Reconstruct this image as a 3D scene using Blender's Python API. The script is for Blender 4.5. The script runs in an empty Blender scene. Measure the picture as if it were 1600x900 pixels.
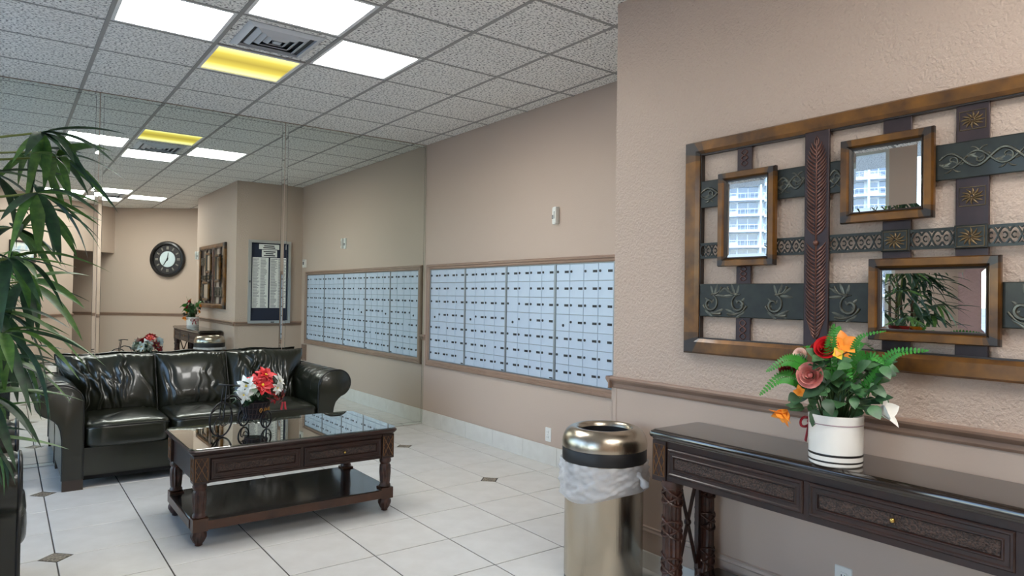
import bpy, math, random
from mathutils import Vector, Matrix, Quaternion

# ------------------------------------------------------------------ camera, sky, exposure
SC = bpy.context.scene
COL = SC.collection
CAM_H = 1.397
cam_data = bpy.data.cameras.new('camera')
cam_data.sensor_width = 36.0
cam_data.lens = 1069.545 / 1600.0 * 36.0
cam_data.clip_start = 0.05
cam_data.clip_end = 500
cam = bpy.data.objects.new('camera', cam_data)
COL.objects.link(cam)
yaw, pit, rol = 0.638686, 0.0117743, 0.0145486
_d = Vector((math.sin(yaw) * math.cos(pit), math.cos(yaw) * math.cos(pit), math.sin(pit)))
_r = Vector((math.cos(yaw), -math.sin(yaw), 0))
_u = _r.cross(_d)
_r2 = _r * math.cos(rol) + _u * math.sin(rol)
_u2 = _u * math.cos(rol) - _r * math.sin(rol)
M = Matrix((( _r2.x, _u2.x, -_d.x, 0), (_r2.y, _u2.y, -_d.y, 0), (_r2.z, _u2.z, -_d.z, CAM_H), (0, 0, 0, 1)))
cam.matrix_world = M
SC.camera = cam

world = bpy.data.worlds.new('sky')
SC.world = world
world.use_nodes = True
_nt = world.node_tree
_sky = _nt.nodes.new('ShaderNodeTexSky')
_sky.sky_type = 'NISHITA'
_sky.sun_disc = False
_sky.sun_elevation = math.radians(55)
_sky.sun_rotation = math.radians(120)
_bg = _nt.nodes['Background']
_nt.links.new(_sky.outputs[0], _bg.inputs[0])
SKY_STRENGTH = 1.0
_bg.inputs[1].default_value = SKY_STRENGTH
LAMP_WHITE = 19.0
LAMP_YELLOW = 2.4

vs = SC.view_settings
vs.view_transform = 'Standard'
vs.look = 'None'
vs.gamma = 1.0
vs.use_curve_mapping = False
vs.exposure = 0.28
try:
    SC.cycles.use_denoising = True
    SC.cycles.max_bounces = 10
    SC.cycles.diffuse_bounces = 5
    SC.cycles.glossy_bounces = 6
    SC.cycles.transparent_max_bounces = 24
    SC.cycles.sample_clamp_indirect = 6.0
except Exception:
    pass

# ------------------------------------------------------------------ helpers
def S(r, g, b):
    def c(x):
        x /= 255.0
        return x / 12.92 if x <= 0.04045 else ((x + 0.055) / 1.055) ** 2.4
    return (c(r), c(g), c(b), 1.0)

MATS = {}
def mat(name, col, rough=0.5, metal=0.0, bump=None, var=None, coat=0.0, spec=0.5, stretch=None, coords='Object',
        transmission=0.0, subsurface=0.0, sheen=0.0):
    """procedural principled material; bump=(scale, strength, detail), var=(scale, colour2, contrast)"""
    m = bpy.data.materials.new(name)
    m.use_nodes = True
    nt = m.node_tree
    b = nt.nodes['Principled BSDF']
    b.inputs['Base Color'].default_value = col
    b.inputs['Roughness'].default_value = rough
    b.inputs['Metallic'].default_value = metal
    b.inputs['Specular IOR Level'].default_value = spec
    b.inputs['Coat Weight'].default_value = coat
    b.inputs['Coat Roughness'].default_value = 0.08
    b.inputs['Transmission Weight'].default_value = transmission
    if subsurface:
        b.inputs['Subsurface Weight'].default_value = subsurface
        b.inputs['Subsurface Radius'].default_value = (0.01, 0.01, 0.01)
    if bump or var:
        tc = nt.nodes.new('ShaderNodeTexCoord')
        mp = nt.nodes.new('ShaderNodeMapping')
        nt.links.new(tc.outputs[coords], mp.inputs[0])
        if stretch:
            mp.inputs['Scale'].default_value = stretch
    if var:
        n = nt.nodes.new('ShaderNodeTexNoise')
        n.inputs['Scale'].default_value = var[0]
        n.inputs['Detail'].default_value = 5
        nt.links.new(mp.outputs[0], n.inputs['Vector'])
        rp = nt.nodes.new('ShaderNodeValToRGB')
        k = var[2] if len(var) > 2 else 0.2
        c0 = var[3] if len(var) > 3 else 0.5
        rp.color_ramp.elements[0].position = c0 - k
        rp.color_ramp.elements[1].position = c0 + k
        rp.color_ramp.elements[0].color = var[1]
        rp.color_ramp.elements[1].color = col
        nt.links.new(n.outputs[0], rp.inputs[0])
        nt.links.new(rp.outputs[0], b.inputs['Base Color'])
    if bump:
        n2 = nt.nodes.new('ShaderNodeTexNoise')
        n2.inputs['Scale'].default_value = bump[0]
        n2.inputs['Detail'].default_value = bump[2] if len(bump) > 2 else 3
        nt.links.new(mp.outputs[0], n2.inputs['Vector'])
        bp = nt.nodes.new('ShaderNodeBump')
        bp.inputs['Strength'].default_value = bump[1]
        bp.inputs['Distance'].default_value = 0.01
        nt.links.new(n2.outputs[0], bp.inputs['Height'])
        nt.links.new(bp.outputs[0], b.inputs['Normal'])
    MATS[name] = m
    return m

def glass_mat(name, tint, ior=1.5, rough=0.0, glossy_tint=(1, 1, 1, 1), boost=1.0):
    m = bpy.data.materials.new(name)
    m.use_nodes = True
    nt = m.node_tree
    nt.nodes.clear()
    o = nt.nodes.new('ShaderNodeOutputMaterial')
    mx = nt.nodes.new('ShaderNodeMixShader')
    t = nt.nodes.new('ShaderNodeBsdfTransparent')
    t.inputs[0].default_value = tint
    g = nt.nodes.new('ShaderNodeBsdfGlossy')
    g.inputs['Roughness'].default_value = rough
    g.inputs[0].default_value = glossy_tint
    f = nt.nodes.new('ShaderNodeFresnel')
    f.inputs[0].default_value = ior
    ge = nt.nodes.new('ShaderNodeNewGeometry')
    fm = nt.nodes.new('ShaderNodeMath')          # only the outer faces reflect, so a slab does not trap light
    fm.operation = 'SUBTRACT'
    fm.use_clamp = True
    bo = nt.nodes.new('ShaderNodeMath')          # both faces of the sheet reflect
    bo.operation = 'MULTIPLY'
    bo.inputs[1].default_value = boost
    nt.links.new(f.outputs[0], bo.inputs[0])
    nt.links.new(bo.outputs[0], fm.inputs[0])
    nt.links.new(ge.outputs['Backfacing'], fm.inputs[1])
    nt.links.new(fm.outputs[0], mx.inputs[0])
    nt.links.new(t.outputs[0], mx.inputs[1])
    nt.links.new(g.outputs[0], mx.inputs[2])
    nt.links.new(mx.outputs[0], o.inputs[0])
    MATS[name] = m
    return m

def mirror_mat(name, col, rough=0.0):
    m = bpy.data.materials.new(name)
    m.use_nodes = True
    nt = m.node_tree
    nt.nodes.clear()
    o = nt.nodes.new('ShaderNodeOutputMaterial')
    g = nt.nodes.new('ShaderNodeBsdfGlossy')
    g.inputs['Roughness'].default_value = rough
    g.inputs[0].default_value = col
    nt.links.new(g.outputs[0], o.inputs[0])
    MATS[name] = m
    return m

def emit_mat(name, col, strength):
    m = bpy.data.materials.new(name)
    m.use_nodes = True
    nt = m.node_tree
    nt.nodes.clear()
    o = nt.nodes.new('ShaderNodeOutputMaterial')
    e = nt.nodes.new('ShaderNodeEmission')
    e.inputs[0].default_value = col
    e.inputs[1].default_value = strength
    nt.links.new(e.outputs[0], o.inputs[0])
    MATS[name] = m
    return m


class MB:
    """collects faces; build() links them as one mesh object"""
    def __init__(self):
        self.v = []
        self.f = []

    def add(self, verts, faces):
        o = len(self.v)
        self.v += [tuple(p) for p in verts]
        self.f += [tuple(o + i for i in q) for q in faces]
        return self

    def box(self, x0, x1, y0, y1, z0, z1):
        v = [(x, y, z) for z in (z0, z1) for y in (y0, y1) for x in (x0, x1)]
        return self.add(v, [(0, 2, 3, 1), (4, 5, 7, 6), (0, 1, 5, 4), (2, 6, 7, 3), (0, 4, 6, 2), (1, 3, 7, 5)])

    def loft(self, rings, cap=True, closed=True):
        """rings: lists of points of equal length; joins them"""
        n = len(rings[0])
        v = [p for r in rings for p in r]
        f = []
        for i in range(len(rings) - 1):
            for k in range(n if closed else n - 1):
                k2 = (k + 1) % n
                f.append((i * n + k, i * n + k2, (i + 1) * n + k2, (i + 1) * n + k))
        if cap:
            f.append(tuple(reversed(range(n))))
            f.append(tuple((len(rings) - 1) * n + k for k in range(n)))
        return self.add(v, f)

    def prism(self, poly, fn0, fn1):
        return self.loft([[fn0(a, b) for a, b in poly], [fn1(a, b) for a, b in poly]])

    def lathe(self, prof, cx=0, cy=0, seg=24, cap=True, flute=0, depth=0.0, zr=None):
        rings = []
        for r, z in prof:
            ring = []
            for k in range(seg):
                a = 2 * math.pi * k / seg
                rr = r
                if flute and (zr is None or zr[0] <= z <= zr[1]):
                    rr = r - depth * (0.5 - 0.5 * math.cos(a * flute))
                ring.append((cx + rr * math.cos(a), cy + rr * math.sin(a), z))
            rings.append(ring)
        return self.loft(rings, cap)

    def tube(self, pts, r, seg=8, closed=False, radii=None):
        pts = [Vector(p) for p in pts]
        n = len(pts)
        rings = []
        prev = None
        for i in range(n):
            if closed:
                t = pts[(i + 1) % n] - pts[i - 1]
            else:
                t = pts[min(i + 1, n - 1)] - pts[max(i - 1, 0)]
            if t.length < 1e-9:
                t = Vector((0, 0, 1))
            t.normalize()
            if prev is None:
                a = Vector((0, 0, 1)) if abs(t.z) < 0.9 else Vector((1, 0, 0))
                nrm = (a - t * a.dot(t)).normalized()
            else:
                nrm = prev - t * prev.dot(t)
                if nrm.length < 1e-6:
                    nrm = t.orthogonal()
                nrm.normalize()
            prev = nrm
            bn = t.cross(nrm)
            rr = radii[i] if radii else r
            rings.append([pts[i] + (nrm * math.cos(2 * math.pi * k / seg) + bn * math.sin(2 * math.pi * k / seg)) * rr for k in range(seg)])
        if closed:
            rings.append(rings[0])
            return self.loft(rings, cap=False)
        return self.loft(rings)

    def rloft(self, prof, cx=0, cy=0, n=5):
        """rounded rectangles: prof = [(half_x, half_y, z, corner)]"""
        rings = []
        for hx, hy, z, rc in prof:
            ring = []
            for sx, sy, a0 in ((1, 1, 0), (-1, 1, 90), (-1, -1, 180), (1, -1, 270)):
                for k in range(n):
                    a = math.radians(a0 + 90.0 * k / (n - 1))
                    ring.append((cx + sx * (hx - rc) + rc * math.cos(a), cy + sy * (hy - rc) + rc * math.sin(a), z))
            rings.append(ring)
        return self.loft(rings)

    def grid(self, fn, nu, nv):
        v = [fn(i / nu, j / nv) for j in range(nv + 1) for i in range(nu + 1)]
        f = [(j * (nu + 1) + i, j * (nu + 1) + i + 1, (j + 1) * (nu + 1) + i + 1, (j + 1) * (nu + 1) + i) for j in range(nv) for i in range(nu)]
        return self.add(v, f)

    def sphere(self, c, r, seg=10, rings=6, sz=1.0):
        prof = [(max(r * math.sin(math.pi * k / rings), 1e-4), c[2] - r * sz * math.cos(math.pi * k / rings)) for k in range(rings + 1)]
        return self.lathe(prof, c[0], c[1], seg)

    def mesh(self, name, m, smooth=False, ang=35):
        me = bpy.data.meshes.new(name)
        me.from_pydata(self.v, [], self.f)
        me.validate()
        if m is not None:
            me.materials.append(m if not isinstance(m, str) else MATS[m])
        if smooth:
            me.polygons.foreach_set('use_smooth', [True] * len(me.polygons))
            if ang:
                me.set_sharp_from_angle(angle=math.radians(ang))
        me.update()
        return me

    def build(self, name, m, parent=None, smooth=False, ang=35, loc=None):
        o = bpy.data.objects.new(name, self.mesh(name, m, smooth, ang))
        COL.objects.link(o)
        if parent is not None:
            o.parent = parent
        if loc:
            o.location = loc
        return o


def link_mesh(name, me, parent=None, loc=(0, 0, 0), rot=None):
    o = bpy.data.objects.new(name, me)
    COL.objects.link(o)
    o.parent = parent
    o.location = loc
    if rot is not None:
        if isinstance(rot, Quaternion):
            o.rotation_mode = 'QUATERNION'
            o.rotation_quaternion = rot
        else:
            o.rotation_euler = rot
    return o


def tag(o, label, cat, group=None):
    o['label'] = label
    o['category'] = cat
    if group:
        o['group'] = group
    return o


def thing(name, label, cat, loc=(0, 0, 0), rz=0.0, group=None):
    o = bpy.data.objects.new(name, None)
    COL.objects.link(o)
    o.empty_display_size = 0.1
    o.location = loc
    o.rotation_euler = (0, 0, rz)
    return tag(o, label, cat, group)


def struct(o, label=None):
    o['kind'] = 'structure'
    if label:
        o['label'] = label
    return o


def copy_tree(o, parent=None):
    c = o.copy()
    COL.objects.link(c)
    c.parent = parent
    for ch in list(o.children):
        copy_tree(ch, c)
    return c


def arc(cx, cz, r, a0, a1, n):
    return [(cx + r * math.cos(math.radians(a0 + (a1 - a0) * k / n)), cz + r * math.sin(math.radians(a0 + (a1 - a0) * k / n))) for k in range(n + 1)]


def frame_of(d, up):
    d = Vector(d).normalized()
    up = Vector(up)
    s = up.cross(d)
    if s.length < 1e-4:
        s = d.orthogonal()
    s.normalize()
    return d, s, d.cross(s).normalized()
def leaf_into(mb, o, d, up, Ln, W, droop=.2, fold=.25, n=6, sharp=.75, tipw=0.0):
    d, s, nz = frame_of(d, up)
    o = Vector(o)
    V, Fc = [], []
    for k in range(n + 1):
        t = k / n
        w = W * (math.sin(math.pi * min(1, t ** sharp)) ** .85 if 0 < t < 1 else 0) + .0008
        c = o + d * (Ln * (t - .12 * droop * t * t)) - nz * (droop * Ln * t * t)
        V += [c + s * w + nz * fold * w, c, c - s * w + nz * fold * w]
    for k in range(n):
        a = 3 * k
        Fc += [(a, a + 1, a + 4, a + 3), (a + 1, a + 2, a + 5, a + 4)]
    mb.add(V, Fc)
# ------------------------------------------------------------------ materials
def wall_material(name, col, scale, strength):
    m = mat(name, col, rough=0.62, bump=(scale, strength, 2), coords='Generated', spec=0.35)
    nt = m.node_tree
    tc = [n for n in nt.nodes if n.type == 'TEX_COORD'][0]
    geo = nt.nodes.new('ShaderNodeNewGeometry')
    mp = [n for n in nt.nodes if n.type == 'MAPPING'][0]
    for l in list(mp.inputs[0].links):
        nt.links.remove(l)
    nt.links.new(geo.outputs['Position'], mp.inputs[0])
    return m

WALL = S(191, 172, 158)
wall_material('textured_wall_paint', WALL, 85, 0.75)
wall_material('smooth_wall_paint', WALL, 130, 0.12)
mat('trim_paint', S(150, 124, 108), rough=0.38, var=(6, S(138, 112, 96)))
mat('dado_paint', S(187, 168, 154), rough=0.5, bump=(60, 0.06))

mat('floor_tile_glaze', S(217, 216, 212), rough=0.27, var=(7, S(204, 202, 197), 0.3), bump=(40, 0.03))
mat('floor_grout', S(70, 66, 62), rough=0.9)
mat('insert_tile', S(150, 140, 122), rough=0.45, var=(70, S(84, 74, 62), 0.12), bump=(70, 0.8))
mat('base_tile_glaze', S(222, 221, 216), rough=0.3, var=(9, S(208, 206, 200), 0.3))

# fissured mineral ceiling tile
m = mat('mineral_tile', S(246, 244, 240), rough=0.9, bump=(60, 0.8, 4), var=(58, S(84, 82, 82), 0.075, 0.415), spec=0.1, stretch=(1, 1.5, 1))
mat('grid_bar_paint', S(150, 148, 146), rough=0.5)
mat('vent_paint', S(196, 200, 206), rough=0.45)
mat('lamp_frame_paint', S(228, 228, 228), rough=0.4)
emit_mat('lamp_diffuser', (1.0, 0.985, 0.95, 1), LAMP_WHITE)

# yellowed diffuser: two tubes glow at the edges of the panel, dimmer between them
def yellow_diffuser():
    m = bpy.data.materials.new('yellowed_diffuser')
    m.use_nodes = True
    nt = m.node_tree
    nt.nodes.clear()
    o = nt.nodes.new('ShaderNodeOutputMaterial')
    e = nt.nodes.new('ShaderNodeEmission')
    tc = nt.nodes.new('ShaderNodeTexCoord')
    sp = nt.nodes.new('ShaderNodeSeparateXYZ')
    ab = nt.nodes.new('ShaderNodeMath')
    ab.operation = 'ABSOLUTE'
    rp = nt.nodes.new('ShaderNodeValToRGB')
    rp.color_ramp.elements[0].position = 0.0
    rp.color_ramp.elements[0].color = (0.22, 0.17, 0.03, 1)
    rp.color_ramp.elements[1].position = 0.26
    rp.color_ramp.elements[1].color = (0.62, 0.58, 0.22, 1)
    k = rp.color_ramp.elements.new(0.12)
    k.color = (0.33, 0.27, 0.045, 1)
    nt.links.new(tc.outputs['Object'], sp.inputs[0])
    nt.links.new(sp.outputs['Y'], ab.inputs[0])
    nt.links.new(ab.outputs[0], rp.inputs[0])
    nt.links.new(rp.outputs[0], e.inputs[0])
    e.inputs[1].default_value = LAMP_YELLOW
    nt.links.new(e.outputs[0], o.inputs[0])
    MATS['yellowed_diffuser'] = m
yellow_diffuser()

mirror_mat('silvered_glass', (0.76, 0.81, 0.77, 1))
mirror_mat('small_mirror_glass', (0.86, 0.88, 0.88, 1))
mat('mirror_edge', S(40, 46, 44), rough=0.3)

mat('box_aluminium', S(198, 212, 230), rough=0.42, metal=0.25, var=(5, S(188, 203, 222), 0.3))
mat('divider_aluminium', S(150, 156, 162), rough=0.35, metal=0.6)
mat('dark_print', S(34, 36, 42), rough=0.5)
mat('lock_steel', S(90, 94, 100), rough=0.3, metal=0.9)
mat('white_plastic', S(228, 228, 224), rough=0.4)
mat('grey_plastic', S(168, 168, 168), rough=0.4)
mat('red_print', S(120, 70, 60), rough=0.5)
mat('black_plastic', S(18, 18, 20), rough=0.4)
mat('board_navy', S(36, 42, 60), rough=0.85, bump=(200, 0.1))
mat('satin_aluminium', S(190, 192, 192), rough=0.35, metal=0.7)
mat('white_paper', S(232, 232, 228), rough=0.7)
mat('paper_ink', S(120, 122, 128), rough=0.8)
mat('clock_black', S(20, 19, 20), rough=0.3, coat=0.3)
mat('clock_dial', S(44, 42, 44), rough=0.5)
mat('clock_centre', S(206, 222, 226), rough=0.5)
mat('clock_numeral', S(150, 145, 135), rough=0.5)

mat('gilt_bronze', S(130, 86, 32), rough=0.36, metal=0.35, var=(11, S(74, 48, 24), 0.2), coat=0.25)
mat('gilt_mid', S(98, 66, 32), rough=0.38, metal=0.3, var=(14, S(60, 42, 26), 0.25), coat=0.2)
mat('gilt_dark_corner', S(44, 32, 26), rough=0.4, coat=0.2, var=(30, S(32, 24, 20)))
mat('verdigris_iron', S(44, 48, 43), rough=0.42, metal=0.3, var=(22, S(30, 32, 31), 0.25), coat=0.15)
mat('oxblood_iron', S(60, 44, 46), rough=0.42, metal=0.3, var=(20, S(42, 30, 34), 0.25), coat=0.15)
mat('relief_iron', S(112, 112, 100), rough=0.3, metal=0.55, var=(30, S(56, 52, 46), 0.25))
mat('relief_copper', S(122, 84, 72), rough=0.28, metal=0.5, var=(30, S(72, 48, 44), 0.25))
mat('relief_gilt', S(128, 106, 74), rough=0.32, metal=0.6, var=(30, S(74, 60, 42), 0.25))

mat('mahogany', S(50, 26, 19), rough=0.38, var=(10, S(30, 16, 13), 0.25), coat=0.08, stretch=(1, 1, 1), bump=(120, 0.05))
mat('mahogany_top', S(40, 32, 26), rough=0.12, var=(6, S(32, 25, 21), 0.3), coat=0.6)
mat('walnut_edge', S(80, 48, 29), rough=0.38, var=(9, S(50, 28, 18), 0.25), coat=0.1)
mat('shelf_lacquer', S(24, 18, 16), rough=0.17, var=(8, S(40, 32, 28), 0.3), coat=0.5)
mat('woven_inlay', S(76, 56, 48), rough=0.5, var=(160, S(30, 20, 18), 0.1), bump=(160, 0.9))
mat('carved_wood', S(72, 40, 29), rough=0.4, var=(30, S(38, 21, 16), 0.2), coat=0.1)
mat('gold_line', S(120, 84, 48), rough=0.4, metal=0.3)
mat('brass', S(196, 164, 92), rough=0.25, metal=1.0)
glass_mat('table_glass', (0.80, 0.88, 0.84, 1), ior=1.6, rough=0.0, boost=1.9)
glass_mat('window_glass', (0.95, 0.97, 0.97, 1), ior=1.45)

mat('green_black_leather', S(32, 35, 24), rough=0.3, var=(5, S(20, 22, 16), 0.25), bump=(260, 0.08, 4), coat=0.4, spec=0.42)
mat('leather_piping', S(20, 20, 19), rough=0.35)
mat('sofa_foot_wood', S(52, 40, 32), rough=0.4)
mat('dark_cloth', S(14, 14, 14), rough=0.9)

mat('bronze_steel', S(184, 174, 158), rough=0.22, metal=1.0, bump=(30, 0.10, 6), stretch=(8, 8, 0.05))
mat('black_rubber', S(20, 20, 22), rough=0.5)
def bag_material():
    m = bpy.data.materials.new('thin_white_film')
    m.use_nodes = True
    nt = m.node_tree
    b = nt.nodes['Principled BSDF']
    b.inputs['Base Color'].default_value = S(226, 228, 232)
    b.inputs['Roughness'].default_value = 0.3
    o = nt.nodes['Material Output']
    mx = nt.nodes.new('ShaderNodeMixShader')
    t = nt.nodes.new('ShaderNodeBsdfTransparent')
    mx.inputs[0].default_value = 0.5
    nt.links.new(t.outputs[0], mx.inputs[1])
    nt.links.new(b.outputs[0], mx.inputs[2])
    nt.links.new(mx.outputs[0], o.inputs[0])
    MATS['thin_white_film'] = m
bag_material()

mat('glazed_white', S(232, 231, 226), rough=0.22, coat=0.3)
mat('black_glaze', S(14, 14, 16), rough=0.3)
mat('mauve_glaze', S(158, 132, 142), rough=0.4)
mat('red_ribbon', S(150, 28, 44), rough=0.45)
mat('fern_green', S(66, 150, 52), rough=0.45, var=(20, S(40, 116, 36), 0.3))
mat('leaf_green', S(88, 132, 86), rough=0.42, var=(26, S(44, 80, 50), 0.2))
mat('dark_leaf', S(46, 82, 50), rough=0.45, var=(16, S(20, 38, 28), 0.25))
mat('stem_green', S(58, 84, 44), rough=0.6)
mat('rose_pink', S(230, 164, 154), rough=0.55, var=(30, S(196, 108, 104)))
mat('rose_pale', S(236, 204, 190), rough=0.55)
mat('rose_dark', S(140, 20, 34), rough=0.55, var=(30, S(92, 12, 24)))
mat('petal_red', S(214, 34, 40), rough=0.5, var=(25, S(166, 18, 30)))
mat('petal_orange', S(246, 132, 40), rough=0.5, var=(22, S(250, 172, 60)))
mat('petal_white', S(240, 240, 234), rough=0.55, var=(18, S(214, 218, 214)))
mat('petal_yellow', S(232, 200, 60), rough=0.6)
mat('wrought_iron', S(26, 24, 28), rough=0.42, metal=0.5)
mat('basket_wire', S(60, 46, 50), rough=0.5, metal=0.3)
mat('basket_gold', S(176, 128, 66), rough=0.4, metal=0.6)
mat('moss_liner', S(40, 36, 44), rough=0.9, bump=(90, 0.8))

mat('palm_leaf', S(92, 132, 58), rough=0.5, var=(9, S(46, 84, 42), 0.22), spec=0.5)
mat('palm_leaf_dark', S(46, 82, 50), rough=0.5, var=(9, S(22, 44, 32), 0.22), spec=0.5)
mat('palm_stem', S(96, 110, 52), rough=0.6)
mat('palm_trunk', S(74, 58, 42), rough=0.8, bump=(40, 0.5))
mat('planter_glaze', S(58, 44, 38), rough=0.4)
mat('soil', S(40, 30, 24), rough=1.0, bump=(50, 0.9))

mat('window_frame_paint', S(206, 212, 206), rough=0.4)
mat('column_stucco', S(178, 150, 150), rough=0.7, bump=(50, 0.9))
mat('facade_white', S(196, 206, 214), rough=0.8)
mat('facade_glass', S(60, 84, 112), rough=0.1, spec=0.8)
mat('facade_rail', S(176, 190, 200), rough=0.5)
mat('street_ground', S(150, 148, 140), rough=0.9, var=(0.2, S(120, 122, 112)))
mat('tree_crown', S(62, 96, 48), rough=0.8, var=(0.8, S(36, 66, 34)))
mat('picture_print', S(168, 190, 206), rough=0.5, var=(9, S(214, 214, 206), 0.1))
mat('picture_frame_wood', S(58, 44, 44), rough=0.4)
# ------------------------------------------------------------------ the room
CEIL = 3.02
YM = 6.53           # mirror plane
XM = 3.675          # mailbox wall
XA = 2.70           # wall with the metal art
YR = 2.69           # its corner
YE = 0.18           # its other end
KX, KY = 1.74, -2.44  # corner between the clock wall and the angled wall
XL = -1.35          # window wall
TP = 0.4585

# floor: grout bed with one object per tile
floor = struct(MB().box(-3.5, 4.6, -4.8, 6.7, -0.12, -0.003).build('floor', 'floor_grout'), 'white ceramic tile floor with small bronze diamond inserts')
GX, GY = 2.995, 4.287
_tile_cache = {}
HD = 0.076          # half diagonal cut for an insert
def tile_poly(cuts, h):
    p = []
    for k, (sx, sy) in enumerate(((-1, -1), (1, -1), (1, 1), (-1, 1))):
        if cuts[k]:
            a = (sx * (h - HD), sy * h)
            b = (sx * h, sy * (h - HD))
            p += [b, a] if k in (0, 2) else [a, b]
        else:
            p.append((sx * h, sy * h))
    return p
def tile_mesh(cuts):
    if cuts not in _tile_cache:
        h = TP / 2 - 0.0034
        mb = MB()
        mb.loft([[(x, y, -0.012) for x, y in tile_poly(cuts, h)], [(x, y, -0.0015) for x, y in tile_poly(cuts, h)],
                 [(x, y, 0.0) for x, y in tile_poly(cuts, h - 0.002)]])
        _tile_cache[cuts] = mb.mesh('tile', 'floor_tile_glaze')
    return _tile_cache[cuts]
far_tiles = MB()
for i in range(-14, 4):
    for j in range(-16, 6):
        cuts = tuple(((i + a) % 6 == 0 and (j + b) % 3 == 0) for a, b in ((0, 0), (1, 0), (1, 1), (0, 1)))
        cx, cy = GX + (i + 0.5) * TP, GY + (j + 0.5) * TP
        if -8 <= i and j >= -7:
            link_mesh('tile', tile_mesh(cuts), floor, (cx, cy, 0))
        else:
            h = TP / 2 - 0.0034
            far_tiles.loft([[(cx + x, cy + y, -0.012) for x, y in tile_poly(cuts, h)], [(cx + x, cy + y, 0) for x, y in tile_poly(cuts, h)]])
ft = far_tiles.build('far_tiles', 'floor_tile_glaze', floor)
ft['kind'] = 'stuff'
_ins = MB()
_hd = HD - 0.006
_ins.loft([[(-_hd, 0, -0.012), (0, -_hd, -0.012), (_hd, 0, -0.012), (0, _hd, -0.012)],
           [(-_hd, 0, -0.001), (0, -_hd, -0.001), (_hd, 0, -0.001), (0, _hd, -0.001)],
           [(-_hd * .8, 0, 0.0005), (0, -_hd * .8, 0.0005), (_hd * .8, 0, 0.0005), (0, _hd * .8, 0.0005)]])
_insm = _ins.mesh('insert_tile', 'insert_tile')
for i in (-12, -6, 0):
    for j in (-15, -12, -9, -6, -3, 0, 3):
        link_mesh('insert_tile', _insm, floor, (GX + i * TP, GY + j * TP, 0))

# ceiling: slab, lay-in tiles, metal grid
ceiling = struct(MB().box(-3.5, 4.6, -4.8, 6.7, CEIL + 0.05, CEIL + 0.2).build('ceiling', 'mineral_tile'), 'suspended ceiling of fissured grey mineral tiles in a metal grid')
CT = 0.6096
CX0, CY0 = 3.52, 6.585
LAMPS = {(4, 3): 'w', (2, 3): 'w', (3, 2): 'y', (3, 4): 'w', (3, 10): 'w', (3, 12): 'w', (2, 11): 'w', (4, 11): 'w'}
VENTS = [(3, 3), (3, 11)]
_ct_cache = {}
def ceil_tile(wx, wy):
    key = (round(wx, 3), round(wy, 3))
    if key not in _ct_cache:
        hx, hy = wx / 2 - 0.002, wy / 2 - 0.002
        mb = MB().box(-hx, hx, -hy, hy, 0.006, 0.022)
        ix, iy = hx - 0.012, hy - 0.012
        mb.loft([[(-ix - .003, -iy - .003, 0.006), (ix + .003, -iy - .003, 0.006), (ix + .003, iy + .003, 0.006), (-ix - .003, iy + .003, 0.006)],
                 [(-ix, -iy, 0.001), (ix, -iy, 0.001), (ix, iy, 0.001), (-ix, iy, 0.001)]])
        _ct_cache[key] = mb.mesh('tile', 'mineral_tile')
    return _ct_cache[key]
for c in range(-2, 11):
    for r in range(0, 15):
        if (c, r) in LAMPS or (c, r) in VENTS:
            continue
        x1, x0 = CX0 - CT * c, CX0 - CT * (c + 1)
        y1, y0 = CY0 - CT * r, CY0 - CT * (r + 1)
        if r < 10:
            if c == -2:
                continue
            x1 = min(x1, XM)
        y1 = min(y1, YM)
        x0 = max(x0, XL)
        if x1 - x0 < 0.05:
            continue
        link_mesh('tile', ceil_tile(x1 - x0, y1 - y0), ceiling, ((x0 + x1) / 2, (y0 + y1) / 2, CEIL))
for c in range(-1, 12):
    x = CX0 - CT * c
    if x > 4.4 or x < XL:
        continue
    y1 = YM if x < XM else 0.5
    link = MB().box(x - 0.012, x + 0.012, -2.6, y1, CEIL, CEIL + 0.006).box(x - 0.002, x + 0.002, -2.6, y1, CEIL + 0.006, CEIL + 0.03)
    link.build('grid_bar', 'grid_bar_paint', ceiling)
for r in range(1, 16):
    y = CY0 - CT * r
    x1 = XM if y > YE else 4.4
    MB().box(XL, x1, y - 0.009, y + 0.009, CEIL + 0.0005, CEIL + 0.0055).build('grid_bar', 'grid_bar_paint', ceiling)

# lamps and air diffusers in the grid
def cell(c, r):
    return (CX0 - CT * (c + 0.5), CY0 - CT * (r + 0.5))
LAMP_LABEL = {(4, 3): 'white square ceiling light left of the air vent, nearest the upper left edge',
              (2, 3): 'white square ceiling light right of the air vent and the yellow light',
              (3, 2): 'yellowed square ceiling light between the air vent and the mirror',
              (3, 4): 'white square ceiling light cut by the top of the frame, beside the air vent',
              (3, 10): 'white ceiling light of the far group in the mirror, on the sofa side',
              (3, 12): 'white ceiling light of the far group in the mirror, nearest the clock wall',
              (2, 11): 'white ceiling light of the far group in the mirror, on the side of the clock',
              (4, 11): 'white ceiling light of the far group in the mirror, behind the palm leaves'}
h = CT / 2 - 0.012
for (c, r), kind in LAMPS.items():
    x, y = cell(c, r)
    t = thing('ceiling_light', LAMP_LABEL[(c, r)], 'ceiling light', (x, y, CEIL), 0, 'square ceiling lights')
    f = MB()
    w = 0.022
    for a, b, cc, d in ((-h, h, -h, -h + w), (-h, h, h - w, h), (-h, -h + w, -h + w, h - w), (h - w, h, -h + w, h - w)):
        f.box(a, b, cc, d, 0.002, 0.03)
    f.build('frame', 'lamp_frame_paint', t)
    MB().box(-h, h, -h, h, 0.034, 0.046).build('housing', 'lamp_frame_paint', t)
    MB().box(-h + w, h - w, -h + w, h - w, 0.012, 0.018).build('diffuser', 'yellowed_diffuser' if kind == 'y' else 'lamp_diffuser', t)
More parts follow.
